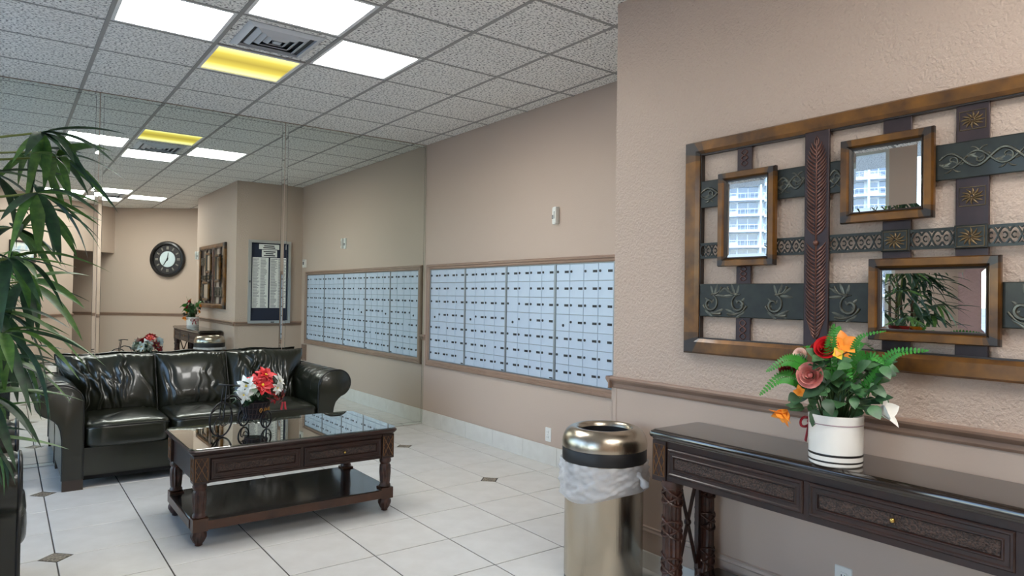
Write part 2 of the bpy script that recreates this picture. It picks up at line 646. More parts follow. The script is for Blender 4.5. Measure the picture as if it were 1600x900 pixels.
for k, (c, r) in enumerate(VENTS):
    x, y = cell(c, r)
    t = thing('air_vent', ['square white air vent between four ceiling lights', 'square air vent between the far ceiling lights, seen in the mirror'][k], 'air vent', (x, y, CEIL), 0, 'square ceiling air vents')
    b = MB()
    b.box(-h, h, -h, h, 0.008, 0.02)
    b.build('tile', 'mineral_tile', t)
    for q, (ro, ri) in enumerate(((0.235, 0.195), (0.165, 0.135), (0.118, 0.09), (0.072, 0.046))):
        mb = MB()
        z0, z1 = -0.012, 0.006
        A = [(-ro, -ro, z1), (ro, -ro, z1), (ro, ro, z1), (-ro, ro, z1)]
        B = [(-ro, -ro, z1 - .004), (ro, -ro, z1 - .004), (ro, ro, z1 - .004), (-ro, ro, z1 - .004)]
        if q == 0:
            Cc = [(-ri, -ri, z0), (ri, -ri, z0), (ri, ri, z0), (-ri, ri, z0)]
            D = [(-ri, -ri, z1), (ri, -ri, z1), (ri, ri, z1), (-ri, ri, z1)]
        else:
            Cc = [(-ri, -ri, -0.016), (ri, -ri, -0.016), (ri, ri, -0.016), (-ri, ri, -0.016)]
            D = [(-ri, -ri, -0.010), (ri, -ri, -0.010), (ri, ri, -0.010), (-ri, ri, -0.010)]
        mb.loft([A, B, Cc, D, A], cap=False)
        mb.build('louver', 'vent_paint', t)
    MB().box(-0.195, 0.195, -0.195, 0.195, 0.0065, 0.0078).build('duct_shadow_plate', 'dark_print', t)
    MB().box(-0.024, 0.024, -0.024, 0.024, -0.014, 0.006).build('centre_plate', 'vent_paint', t)

# walls
def seg_wall(name, p, q, th, z0, z1, m, side=1):
    """a wall whose inner face runs p->q; thickness goes to the right of p->q when side=1"""
    p, q = Vector((p[0], p[1])), Vector((q[0], q[1]))
    d = (q - p).normalized()
    n = Vector((d.y, -d.x)) * side * th
    mb = MB()
    pts = [p, q, q + n, p + n]
    mb.loft([[(a.x, a.y, z0) for a in pts], [(a.x, a.y, z1) for a in pts]])
    return struct(mb.build(name, m))
WT = CEIL + 0.0
struct(MB().box(XL - .2, 3.85, YM + 0.008, 6.69, 0, WT + .05).build('wall_back', 'smooth_wall_paint'), 'wall behind the mirror panels')
struct(MB().box(XM, 3.85, YR, YM + 0.008, 0, WT + .05).build('wall_right', 'smooth_wall_paint'), 'smooth beige wall that holds the mailboxes')
struct(MB().box(XA, 2.86, YE, YR, 0, WT).build('wall_front_right', 'textured_wall_paint'), 'textured beige wall with the metal art')
struct(MB().box(2.86, 3.85, 2.54, YR, 0, WT).build('wall_return', 'smooth_wall_paint'), 'beige return wall that holds the notice board')
struct(MB().box(2.86, 4.45, YE, 0.33, 0, WT).build('wall_end_return', 'smooth_wall_paint'))
A40 = math.radians(40)
CD = Vector((math.cos(A40), math.sin(A40)))
K = Vector((KX, KY))
pe = K + CD * 3.3
ps = K - CD * 2.2
seg_wall('wall_clock', ps, pe, 0.15, 0, WT, 'smooth_wall_paint', 1)
struct(MB().box(pe.x - 0.05, pe.x + 0.1, pe.y - 0.1, YE, 0, WT).build('wall_far_end', 'smooth_wall_paint'))
LD = Vector((-math.sqrt(.5), math.sqrt(.5)))
OPW = 1.03
seg_wall('wall_header', K, K + LD * OPW, 0.15, 2.13, WT, 'smooth_wall_paint', -1)
seg_wall('wall_angled', K + LD * OPW, K + LD * 4.37, 0.15, 0, WT, 'smooth_wall_paint', -1)
Q = K + LD * OPW
seg_wall('wall_alcove_side', Q + Vector((-.106, -.106)), Q - CD * 2.2 + Vector((-.106, -.106)), 0.1, 0, WT, 'smooth_wall_paint', 1)
seg_wall('wall_alcove_end', ps, Q - CD * 2.2, 0.1, 0, WT, 'smooth_wall_paint', -1)
W4 = K + LD * 4.37
# window wall
wl = MB()
wl.box(XL - 0.2, XL, W4.y, YM + 0.008, 0, 0.22)
wl.box(XL - 0.2, XL, W4.y, YM + 0.008, 2.88, WT + .05)
wl.box(XL - 0.2, XL, W4.y, W4.y + 0.15, 0.22, 2.88)
wl.box(XL - 0.2, XL, 2.42, 3.05, 0.22, 2.88)
wl.box(XL - 0.2, XL, 6.42, YM + 0.008, 0.22, 2.88)
struct(wl.build('wall_left', 'smooth_wall_paint'), 'window wall on the left, seen in the small mirrors')
struct(MB().box(XL + 0.0, XL + 0.12, 2.24, 2.42, 0, WT).build('wall_left_pier', 'column_stucco'), 'rough stucco pier beside the window')
def window(n, y0, y1):
    w = struct(MB().box(XL - 0.2, XL + 0.05, y0, y1, 0.2, 0.23).build('window_%d' % n, 'window_frame_paint'))
    fr = MB()
    for a, b, c, d in ((y0, y0 + .06, .23, 2.88), (y1 - .06, y1, .23, 2.88), (y0 + .06, y1 - .06, 2.82, 2.88), (y0 + .06, y1 - .06, .23, .29)):
        fr.box(XL - .13, XL - .06, a, b, c, d)
    fr.build('window_frame', 'window_frame_paint', w)
    k = 3 if y1 - y0 > 2.5 else 2
    for i in range(1, k):
        yy = y0 + (y1 - y0) * i / k
        MB().box(XL - .13, XL - .06, yy - .025, yy + .025, .29, 2.82).build('mullion', 'window_frame_paint', w)
    for i in range(k):
        a = y0 + .06 if i == 0 else y0 + (y1 - y0) * i / k + .025
        b = y1 - .06 if i == k - 1 else y0 + (y1 - y0) * (i + 1) / k - .025
        MB().add([(XL - .1, a, .29), (XL - .1, b, .29), (XL - .1, b, 2.82), (XL - .1, a, 2.82)], [(0, 1, 2, 3)]).build('pane', 'window_glass', w)
window(1, 3.05, 6.42)
window(2, W4.y + 0.15, 2.42)

struct(MB().box(XA - .003, XA, YE, YR, 0, .91).build('wall_dado', 'dado_paint'), 'smooth beige lower part of the art wall')
# chair rail, panel moulding, skirting
RAIL = [(0, .903), (.007, .903), (.011, .913), (.011, .93), (.02, .938), (.029, .948), (.031, .957), (.027, .966), (0, .966)]
def rail(n, p, q, inward, prof=RAIL, m='trim_paint'):
    p, q, i = Vector(p), Vector(q), Vector(inward)
    mb = MB()
    mb.loft([[(p.x + i.x * a, p.y + i.y * a, z) for a, z in prof], [(q.x + i.x * a, q.y + i.y * a, z) for a, z in prof]])
    return struct(mb.build('trim_%d' % n, m))
rail(1, (XA, YE), (XA, YR + 0.03), (-1, 0))
rail(2, (XA - 0.03, YR), (XM, YR), (0, 1))
rail(3, (XM, 6.475), (XM, YM), (-1, 0))
cn = Vector((-CD.y, CD.x))
rail(4, ps, pe, cn)
ln = Vector((math.sqrt(.5), math.sqrt(.5)))
rail(5, K + LD * OPW, W4, ln)
PANEL = [(0, .185), (.008, .187), (.014, .195), (.010, .205), (.012, .215), (0, .22)]
rail(6, (XA, YE), (XA, YR), (-1, 0), PANEL, 'dado_paint')
rail(7, (XA, YR), (XM, YR), (0, 1), PANEL, 'dado_paint')
# corner bead on the lower part of the art wall corner
struct(MB().box(XA - .006, XA + .03, YR - .002, YR + .006, .22, .903).box(XA - .006, XA, YR - .03, YR, .22, .903).build('trim_8', 'dado_paint'))
# skirting tiles, one object each
def skirt(name, p, q, inward, hgt=0.155, joints=None):
    p, q, i = Vector(p), Vector(q), Vector(inward)
    d = (q - p)
    L = d.length
    d.normalize()
    root = struct(MB().loft([[(p.x + i.x * a, p.y + i.y * a, z) for a, z in ((0, 0), (.006, 0), (.006, hgt - .002), (0, hgt - .002))],
                             [(q.x + i.x * a, q.y + i.y * a, z) for a, z in ((0, 0), (.006, 0), (.006, hgt - .002), (0, hgt - .002))]]).build(name, 'floor_grout'))
    js = joints or [k * TP for k in range(1, int(L / TP) + 1)]
    js = [0] + [j for j in js if 0.02 < j < L - 0.02] + [L]
    for a, b in zip(js[:-1], js[1:]):
        s, e = p + d * (a + .0015), p + d * (b - .0015)
        pr = ((.006, 0.0), (.0115, 0.0), (.0125, .004), (.0125, hgt - .004), (.0105, hgt), (.006, hgt))
        MB().loft([[(s.x + i.x * u, s.y + i.y * u, z) for u, z in pr], [(e.x + i.x * u, e.y + i.y * u, z) for u, z in pr]]).build('tile', 'base_tile_glaze', root)
skirt('baseboard_right', (XM, YM), (XM, YR), (-1, 0), 0.155, [YM - (GY + k * TP) for k in range(4, -4, -1)])
skirt('baseboard_front_right', (XA, YR), (XA, YE), (-1, 0), 0.09)
skirt('baseboard_return', (XA, YR), (XM, YR), (0, 1), 0.09)
skirt('baseboard_clock', (ps.x, ps.y), (pe.x, pe.y), cn, 0.1)
skirt('baseboard_angled', (K + LD * OPW), W4, ln, 0.1)

# mirror panels, bevelled on all four edges
def mirror_panel(x0, x1, label):
    b, dep = 0.025, 0.0012
    z0, z1 = 0.004, CEIL - 0.003
    mb = MB()
    ring_back = [(x0, .0065, z0), (x1, .0065, z0), (x1, .0065, z1), (x0, .0065, z1)]
    ring_out = [(x0, dep, z0), (x1, dep, z0), (x1, dep, z1), (x0, dep, z1)]
    ring_in = [(x0 + b, 0, z0 + b), (x1 - b, 0, z0 + b), (x1 - b, 0, z1 - b), (x0 + b, 0, z1 - b)]
    cx = (x0 + x1) / 2
    sh = lambda R: [(p[0] - cx, p[1], p[2]) for p in R]
    mb.loft([sh(ring_back), sh(ring_out), sh(ring_in)])
    o = mb.build('mirror_panel', 'silvered_glass', None, loc=(cx, YM, 0))
    ln_ = MB()
    g = 0.0011
    a0, a1, c0, c1 = x0 + b - cx, x1 - b - cx, z0 + b, z1 - b
    for p, q, r_, s_ in ((a0 - g, a0 + g, c0, c1), (a1 - g, a1 + g, c0, c1), (a0, a1, c0 - g, c0 + g), (a0, a1, c1 - g, c1 + g)):
        ln_.box(p, q, -.0004, .0004, r_, s_)
    ln_.build('ground_edge', 'mirror_edge', o)
    tag(o, label, 'mirror', 'mirror panels of the back wall')
mirror_panel(2.135, 3.672, 'tall mirror panel meeting the mailbox wall, right of the sofa')
mirror_panel(0.612, 2.129, 'tall mirror panel behind the sofa, reflecting the clock')
mirror_panel(-0.912, 0.606, 'tall mirror panel behind the palm leaves, left of the clock reflection')
mirror_panel(XL + .004, -0.918, 'narrow mirror panel next to the window wall, out of view')
# ------------------------------------------------------------------ mailboxes
MBZ0, MBZ1 = 0.705, 1.667
PW = 0.689
RH = (MBZ1 - MBZ0 - 0.012) / 7
CW = (PW - 0.026) / 4
door_me = MB().loft([[(-.004, a, b) for a, b in ((-CW / 2 + .002, -RH / 2 + .002), (CW / 2 - .002, -RH / 2 + .002), (CW / 2 - .002, RH / 2 - .002), (-CW / 2 + .002, RH / 2 - .002))],
                     [(-.009, a, b) for a, b in ((-CW / 2 + .002, -RH / 2 + .002), (CW / 2 - .002, -RH / 2 + .002), (CW / 2 - .002, RH / 2 - .002), (-CW / 2 + .002, RH / 2 - .002))],
                     [(-.011, a, b) for a, b in ((-CW / 2 + .004, -RH / 2 + .004), (CW / 2 - .004, -RH / 2 + .004), (CW / 2 - .004, RH / 2 - .004), (-CW / 2 + .004, RH / 2 - .004))]]).mesh('door', 'box_aluminium')
def disc(r, x0, x1, n=10):
    return MB().loft([[(x0, r * math.cos(2 * math.pi * k / n), r * math.sin(2 * math.pi * k / n)) for k in range(n)],
                      [(x1, r * math.cos(2 * math.pi * k / n), r * math.sin(2 * math.pi * k / n)) for k in range(n)]])
lock_me = disc(.0105, -.011, -.016).mesh('lock', 'dark_print', True)
biglock_me = disc(.012, -.011, -.016).mesh('lock', 'dark_print', True)
plate_me = MB().box(-.0125, -.011, -.024, .024, -.0095, .0095).mesh('number_plate', 'dark_print')
PLAB = ['mailbox bank nearest the mirror, leftmost of the silver banks', 'second silver mailbox bank from the mirror', 'third silver mailbox bank from the mirror',
        'fourth silver mailbox bank from the mirror, cut by the textured wall corner', 'mailbox bank hidden behind the corner, seen only in the mirror']
random.seed(5)
for p in range(5):
    y1 = 6.402 - PW * p
    yc = y1 - PW / 2
    t = thing('mailbox_bank', PLAB[p], 'mailboxes', (XM, yc, MBZ0), 0, 'banks of silver mailboxes')
    H = MBZ1 - MBZ0
    fr = MB()
    fr.box(-.004, -.0005, -PW / 2, PW / 2, 0, H)
    for a, b, c, d in ((-PW / 2, -PW / 2 + .011, 0, H), (PW / 2 - .011, PW / 2, 0, H), (-PW / 2 + .011, PW / 2 - .011, 0, .006), (-PW / 2 + .011, PW / 2 - .011, H - .006, H)):
        fr.box(-.014, -.004, a, b, c, d)
    fr.build('panel_frame', 'divider_aluminium', t)
    for row in range(7):
        for c in range(4):
            y = PW / 2 - .013 - CW * (c + .5)
            z = H - .006 - RH * (row + .5)
            d = link_mesh('door', door_me, t, (0, y, z))
            if row == 3 and c == 0:
                link_mesh('lock', biglock_me, d, (0, -.012, -RH * .16))
            else:
                link_mesh('lock', lock_me, d, (0, CW / 2 - .022, .008))
                if random.random() > .04:
                    link_mesh('number_plate', plate_me, d, (0, -CW / 2 + .036, .006))
    m = MB().box(-.0125, -.011, -PW / 2 + .02, -PW / 2 + .06, .012, .022)
    m.build('maker_plate', 'dark_print', t)
# wooden surround
mf = MB()
fo, fi = (2.888, 6.476, 0.640, 1.720), (2.955, 6.404, 0.703, 1.669)
def mring(x, e):
    y0, y1, z0, z1 = e
    return [(x, y0, z0), (x, y1, z0), (x, y1, z1), (x, y0, z1)]
mix = lambda k: tuple(fo[i] * (1 - k) + fi[i] * k for i in range(4))
mf.loft([mring(XM, fo), mring(XM - .016, fo), mring(XM - .028, mix(.15)), mring(XM - .030, mix(.4)), mring(XM - .020, mix(.55)), mring(XM - .022, mix(.8)), mring(XM - .017, fi), mring(XM, fi), mring(XM, fo)], cap=False)
struct(mf.build('trim_9', 'trim_paint'), 'brown moulded surround of the mailboxes')

# alarm strobes (x- faces out)
def strobe(loc, rz, label):
    t = thing('alarm_strobe', label, 'fire alarm', loc, rz, 'white alarm strobes')
    b = MB()
    b.rloft([(.036, .073, 0, .012), (.036, .073, .014, .012), (.031, .068, .02, .012)])
    b.v = [(-p[2], p[0], p[1]) for p in b.v]
    b.build('back_plate', 'white_plastic', t, True)
    b = MB()
    b.rloft([(.015, .068, .02, .006), (.015, .068, .045, .006), (.011, .06, .05, .006)])
    b.v = [(-p[2], p[0] - .03, p[1]) for p in b.v]
    b.build('strobe_lens', 'white_plastic', t, True)
    d = disc(.018, -.02, -.027, 16)
    d.v = [(p[0], p[1] + .012, p[2] - .012) for p in d.v]
    d.build('horn_grille', 'grey_plastic', t, True)
    g = MB()
    for a in range(5):
        g.box(-.029, -.026, .0, .024, -.026 + a * .007, -.023 + a * .007)
    g.build('horn_slot', 'dark_print', t)
    MB().box(-.0515, -.05, -.033, -.027, -.03, .03).build('lettering', 'dark_print', t)
strobe((XM, 4.345, 2.07), 0, 'white fire alarm strobe on the wall above the mailboxes')
strobe((XA, .30, 2.02), 0, 'small white alarm strobe beside the clock, seen in the mirror')

# thermostat, wall grille, outlets
t = thing('thermostat', 'small white thermostat above the far end of the mailboxes, seen in the mirror', 'thermostat', (XM, 2.83, 1.845))
MB().box(-.028, 0, -.05, .05, -.06, .06).build('case', 'white_plastic', t)
MB().box(-.03, -.028, -.03, .012, -.02, .03).build('display', 'dark_print', t)
MB().box(-.031, -.028, -.05, .05, .042, .056).build('cover_strip', 'grey_plastic', t)
t = thing('wall_grille', 'beige louvred wall grille below the mailboxes, seen in the mirror', 'vent', (XM, 2.85, .38))
g = MB()
for a, b, c, d in ((-.09, -.075, 0, .24), (.075, .09, 0, .24), (-.075, .075, 0, .015), (-.075, .075, .225, .24)):
    g.box(-.012, 0, a, b, c, d)
g.build('frame', 'trim_paint', t)
sl = MB().add([(-.010, -.075, 0), (-.010, .075, 0), (-.002, .075, .010), (-.002, -.075, .010), (-.009, -.075, -.0015), (-.009, .075, -.0015), (-.001, .075, .0085), (-.001, -.075, .0085)],
              [(0, 1, 2, 3), (4, 7, 6, 5), (0, 4, 5, 1), (2, 6, 7, 3)]).mesh('slat', 'trim_paint')
for k in range(14):
    link_mesh('slat', sl, t, (0, 0, .022 + k * .0145))
def outlet(loc, label, decora=False):
    t = thing('wall_outlet', label, 'outlet', loc, 0, 'white wall outlets')
    b = MB()
    b.rloft([(.036, .058, 0, .006), (.036, .058, .004, .006), (.033, .055, .007, .006)])
    b.v = [(-p[2], p[0], p[1]) for p in b.v]
    b.build('cover_plate', 'white_plastic', t, True)
    for s in (-1, 1):
        r = MB()
        r.rloft([(.016, .0145, .007, .006), (.016, .0145, .010, .006)])
        r.v = [(-p[2], p[0], p[1] + s * .021) for p in r.v]
        o = r.build('socket', 'white_plastic', t, True)
        for yy in (-.007, .006):
            MB().box(-.0106, -.0098, yy - .0013, yy + .0013, s * .021 - .003, s * .021 + .006).build('slot', 'dark_print', o)
    sc = disc(.0035, -.007, -.0085)
    sc.build('screw', 'satin_aluminium', t)
outlet((XM, 4.409, .245), 'white wall outlet low on the wall below the mailboxes')
outlet((XA, 1.397, .285), 'white wall outlet under the console table')

# ------------------------------------------------------------------ notice board on the return wall (faces +y)
t = thing('notice_board', 'silver framed glass notice board with two white name lists, seen in the mirror', 'notice board', (3.18, YR, .94))
W2, HB = .309, 1.23
fr = MB()
for a, b, c, d in ((-W2, -W2 + .036, 0, HB), (W2 - .036, W2, 0, HB), (-W2 + .036, W2 - .036, 0, .04), (-W2 + .036, W2 - .036, HB - .04, HB)):
    fr.box(a, b, 0, .045, c, d)
fr.build('frame', 'satin_aluminium', t)
MB().box(-W2 + .036, W2 - .036, .003, .008, .04, HB - .04).build('backing', 'board_navy', t)
def sheet(x0, x1, z0, z1, cols, rows, name='paper_sheet', big=False):
    o = MB().box(x0, x1, .009, .0105, z0, z1).build(name, 'white_paper', t)
    ink = MB()
    random.seed(int(abs(x0) * 1000) + rows)
    cw = (x1 - x0 - .02) / cols
    for c in range(cols):
        for r in range(rows):
            zz = z1 - .012 - (z1 - z0 - .02) * (r + .5) / rows
            ww = cw * random.uniform(.5, .9)
            xx = x0 + .01 + cw * c
            if big:
                xx += (cw - ww) / 2
            hh = (z1 - z0) / rows * .22
            ink.box(xx, xx + ww, .0105, .0108, zz - hh, zz + hh)
    ink.build('printed_lines', 'dark_print' if big else 'paper_ink', o)
sheet(-.158, .139, 1.10, 1.175, 1, 2, big=True)
sheet(-.116, .108, .985, 1.09, 1, 3, big=True)
sheet(-.248, -.016, .228, .975, 2, 44)
sheet(.008, .25, .228, .975, 2, 44)
MB().box(.02, .07, .045, .052, .012, .024).build('lock_bar', 'dark_print', t)
d = MB().box(-W2 + .012, -W2 + .026, .045, .053, .60, .63)
d.build('hinge_knob', 'dark_print', t)

# ------------------------------------------------------------------ clock on the angled clock wall
cpos = K + CD * 1.10
t = thing('wall_clock', 'large round black wall clock with pale centre, seen in the mirror', 'clock', (cpos.x, cpos.y, 2.02), A40)
def yl(mb):      # lathe axis z -> local +y (out of the wall)
    mb.v = [(p[0], p[2], p[1]) for p in mb.v]
    mb.f = [tuple(reversed(q)) for q in mb.f]
    return mb
yl(MB().lathe([(.34, 0), (.352, .02), (.352, .05), (.335, .075), (.305, .08), (.285, .06), (.28, .03), (.28, 0)], seg=48)).build('rim', 'clock_black', t, True)
yl(MB().lathe([(.283, .01), (.283, .03)], seg=48)).build('dial', 'clock_dial', t, True)
yl(MB().lathe([(.155, .03), (.155, .035), (.148, .037)], seg=40)).build('centre_dial', 'clock_centre', t, True)
for k in range(12):
    a = 2 * math.pi * k / 12
    n = MB()
    w = .012 if k % 3 else .02
    for dx in (-w, w * .2):
        n.box(dx, dx + w * .7, .03, .034, -.028, .028)
    n.v = [(math.cos(a) * p[0] + math.sin(a) * (p[2] + .22), p[1], -math.sin(a) * p[0] + math.cos(a) * (p[2] + .22)) for p in n.v]
    n.build('numeral', 'clock_numeral', t)
def hand(ang, L, w, name, y):
    a = math.radians(ang)
    h_ = MB().loft([[(-w, y, -.03), (w, y, -.03), (w * .35, y, L), (-w * .35, y, L)], [(-w, y + .004, -.03), (w, y + .004, -.03), (w * .35, y + .004, L), (-w * .35, y + .004, L)]])
    h_.v = [(math.cos(a) * p[0] + math.sin(a) * p[2], p[1], -math.sin(a) * p[0] + math.cos(a) * p[2]) for p in h_.v]
    h_.build(name, 'clock_black', t)
hand(8, .13, .012, 'hour_hand', .039)
hand(212, .15, .009, 'minute_hand', .045)
yl(MB().lathe([(.014, .036), (.014, .052)], seg=16)).build('hand_hub', 'clock_black', t, True)

# picture on the angled wall
pp = K + LD * 2.13
t = thing('framed_picture', 'small framed picture on the angled wall, seen in the mirror behind palm leaves', 'picture', (pp.x, pp.y, 1.84), math.radians(-45))
fr = MB()
for a, b, c, d in ((-.25, .25, 0, .03), (-.25, .25, .33, .36), (-.25, -.22, .03, .33), (.22, .25, .03, .33)):
    fr.box(a, b, 0, .025, c, d)
fr.build('frame', 'picture_frame_wood', t)
MB().box(-.22, .22, 0, .012, .03, .33).build('print', 'picture_print', t)
# ------------------------------------------------------------------ metal and mirror wall art
AY0, AY1 = .535, 2.184      # right and left ends (y falls to the right)
AZ0, AZ1 = 1.135, 2.152
art = thing('wall_art', 'bronze framed metal wall art with three small mirrors above the console table', 'wall art', (XA, (AY0 + AY1) / 2, AZ0))
OY = (AY0 + AY1) / 2
def L(x, y, z):             # world -> local
    return (x - XA, y - OY, z - AZ0)
def loc(mb):
    mb.v = [L(*p) for p in mb.v]
    return mb
# outer frame: four mitred rails with a dark patinated corner
FWD = .088
def rail_piece(pa, pb, ia, ib, mname, name='frame_rail', parent=None, x0=XA - .002, x1=XA - .040):
    """mitred bar: outer edge pa->pb, inner edge ia->ib (y,z)"""
    xm = x1 + .012
    lerp = lambda p, q, k: (p[0] + (q[0] - p[0]) * k, p[1] + (q[1] - p[1]) * k)
    def prof(o, i):
        return [(x0, *o), (xm, *o), (x1, *lerp(o, i, .12)), (x1, *lerp(o, i, .78)), (x1 + .010, *i), (x0, *i)]
    return loc(MB().loft([prof(pa, ia), prof(pb, ib)])).build(name, mname, parent or art)
oc = [(AY1, AZ0), (AY0, AZ0), (AY0, AZ1), (AY1, AZ1)]
ic = [(AY1 - FWD, AZ0 + .072), (AY0 + FWD, AZ0 + .072), (AY0 + FWD, AZ1 - .062), (AY1 - FWD, AZ1 - .062)]
def mitred(oc, ic, parent, x0, x1, cut=.07, nm='frame_rail'):
    for k in range(4):
        a, b = k, (k + 1) % 4
        Lk = math.dist(oc[a], oc[b])
        c = min(cut / Lk, .3)
        lp = lambda p, q, t_: (p[0] + (q[0] - p[0]) * t_, p[1] + (q[1] - p[1]) * t_)
        Ci = c * 1.0
        ci2 = c * .35
        O = lambda t_: lp(oc[a], oc[b], t_)
        I = lambda t_: lp(ic[a], ic[b], t_)
        g_ = c * .55
        gi = ci2 * .3
        rail_piece(O(c), O(1 - c), I(ci2), I(1 - ci2), 'gilt_bronze', nm, parent, x0, x1)
        rail_piece(O(g_), O(c), I(gi), I(ci2), 'gilt_mid', 'frame_corner', parent, x0, x1)
        rail_piece(O(1 - c), O(1 - g_), I(1 - ci2), I(1 - gi), 'gilt_mid', 'frame_corner', parent, x0, x1)
        rail_piece(O(0), O(g_), I(0), I(gi), 'gilt_dark_corner', 'frame_corner', parent, x0, x1)
        rail_piece(O(1 - g_), O(1), I(1 - gi), I(1), 'gilt_dark_corner', 'frame_corner', parent, x0, x1)
mitred(oc, ic, art, XA - .002, XA - .042, .10)
# dark inner lip
lip = MB()
i2 = [(AY1 - FWD - .006, AZ0 + .078), (AY0 + FWD + .006, AZ0 + .078), (AY0 + FWD + .006, AZ1 - .068), (AY1 - FWD - .006, AZ1 - .068)]
lip.loft([[(XA - .002, *p) for p in ic], [(XA - .028, *p) for p in ic], [(XA - .028, *p) for p in i2], [(XA - .002, *p) for p in i2], [(XA - .002, *p) for p in ic]], cap=False)
loc(lip).build('inner_lip', 'gilt_dark_corner', art)

YI0, YI1 = AY0 + FWD, AY1 - FWD
ZI0, ZI1 = AZ0 + .07, AZ1 - .06
def bar(y0, y1, z0, z1, xf, th, m, name):
    return loc(MB().loft([[(xf + th, y0, z0), (xf + th, y1, z0), (xf + th, y1, z1), (xf + th, y0, z1)], [(xf + .002, y0, z0), (xf + .002, y1, z0), (xf + .002, y1, z1), (xf + .002, y0, z1)],
                          [(xf, y0 + .003, z0 + .003), (xf, y1 - .003, z0 + .003), (xf, y1 - .003, z1 - .003), (xf, y0 + .003, z1 - .003)]])).build(name, m, art)
XV, XH, XF = XA - .020, XA - .028, XA - .036
b1 = bar(1.821, 1.897, ZI0, ZI1, XV, .006, 'oxblood_iron', 'vertical_bar')
bl = bar(1.454, 1.559, ZI0, ZI1, XF, .010, 'oxblood_iron', 'vertical_bar')
b3 = bar(1.148, 1.251, ZI0, ZI1, XV, .006, 'oxblood_iron', 'vertical_bar')
b4 = bar(.899, 1.002, ZI0, ZI1, XV, .006, 'oxblood_iron', 'vertical_bar')
b5 = bar(.68, .74, ZI0, ZI1, XV, .006, 'oxblood_iron', 'vertical_bar')
h1 = bar(YI0, YI1, 1.83, 1.958, XH, .006, 'verdigris_iron', 'horizontal_bar')
h3 = bar(YI0, YI1, 1.314, 1.468, XH, .006, 'verdigris_iron', 'horizontal_bar')
def relief(paths, parent, m, name='relief_scroll', seg=6):
    mb = MB()
    for pts, r0, r1 in paths:
        n = len(pts)
        mb.tube(pts, 0, seg, radii=[max(r0 + (r1 - r0) * abs(2 * i / (n - 1) - 1) ** 1.5, .0006) for i in range(n)])
    return loc(mb).build(name, m, parent, True, 60)
def spiral(y, z, r, a0, turns, x, flip=1, n=22):
    out = []
    for k in range(n + 1):
        t_ = k / n
        rr = r * (1 - .82 * t_)
        a = math.radians(a0) + flip * turns * 2 * math.pi * t_
        out.append((x, y + rr * math.cos(a), z + rr * math.sin(a)))
    return out
def curve(p0, p1, p2, x, n=10):
    return [(x, (1 - t) ** 2 * p0[0] + 2 * t * (1 - t) * p1[0] + t * t * p2[0], (1 - t) ** 2 * p0[1] + 2 * t * (1 - t) * p1[1] + t * t * p2[1]) for t in [k / n for k in range(n + 1)]]
# wide lower bar: acanthus scrolls in mirrored pairs
xs = XH - .001
for yc, fl in ((2.03, 1), (1.875, -1), (1.70, 1), (1.37, -1), (.80, 1), (.70, -1)):
    zc = 1.388
    P = [(spiral(yc, zc - .012, .044, 100, 1.2, xs, fl), .0075, .003)]
    # stem that leaves the scroll and runs out into the tail
    P.append((curve((yc - fl * .008, zc + .031), (yc - fl * .05, zc + .03), (yc - fl * .062, zc + .066), xs), .0035, .006))
    P.append((curve((yc + fl * .040, zc - .02), (yc + fl * .01, zc - .072), (yc - fl * .06, zc - .058), xs), .0035, .006))
    relief(P, h3, 'relief_iron')
    out = (-1, 0, 0)
    for (py, pz_, ang, ln_) in ((-.012, .030, 75, .045), (-.022, .030, 110, .052), (-.035, .034, 150, .055), (-.03, .026, 185, .062), (.03, -.045, 215, .055), (.01, -.054, 190, .06), (-.02, -.056, 160, .055), (-.02, -.050, 205, .045), (.012, .0, 40, .024), (.006, -.016, -30, .024), (-.008, -.01, 120, .022)):
        bl_ = MB()
        a_ = math.radians(ang)
        leaf_into(bl_, (xs - .001, yc + fl * py, zc + pz_), (-.12, fl * math.cos(a_), math.sin(a_)), out, ln_, ln_ * .15 + .0015, .12, -.6, 5)
        loc(bl_).build('acanthus_leaf', 'relief_iron', h3, True, 0)
# upper bar: running vine
for y0, y1 in ((1.985, 2.09), (1.565, 1.685), (1.405, 1.452), (.64, 1.05)):
    P = []
    n = max(1, round((y1 - y0) / .075))
    w = (y1 - y0) / n
    wave = [(xs, y1 - (y1 - y0) * k / (n * 12), 1.894 + .026 * math.sin(2 * math.pi * k / 24 + .3)) for k in range(n * 12 + 1)]
    P.append((wave, .0055, .004))
    wave2 = [(xs, y1 - (y1 - y0) * k / (n * 12), 1.894 - .026 * math.sin(2 * math.pi * k / 24 + .3)) for k in range(n * 12 + 1)]
    P.append((wave2, .0045, .003))
    for i in range(n):
        yc = y1 - w * (i + .5)
        s = 1 if i % 2 else -1
        P.append((spiral(yc, 1.894 + .0 * s, .022, 90 * s, .9, xs, s, 14), .004, .0012))
        for q in (-1, 1):
            P.append((curve((yc, 1.894 + s * .026), (yc + q * .012, 1.894 + s * .042), (yc + q * .026, 1.894 + s * .04), xs), .0035, .001))
        lf = MB()
        for q in (-1, 1):
            leaf_into(lf, (xs, yc, 1.894), (0, q * .9, s * .5), (-1, 0, 0), .034, .007, -.1, -.5, 4)
            leaf_into(lf, (xs, yc + q * .01, 1.894 + s * .018), (0, q, -s * .3), (-1, 0, 0), .028, .006, -.1, -.5, 4)
        loc(lf).build('vine_leaf', 'relief_iron', h1, True, 0)
    relief(P, h1, 'relief_iron')
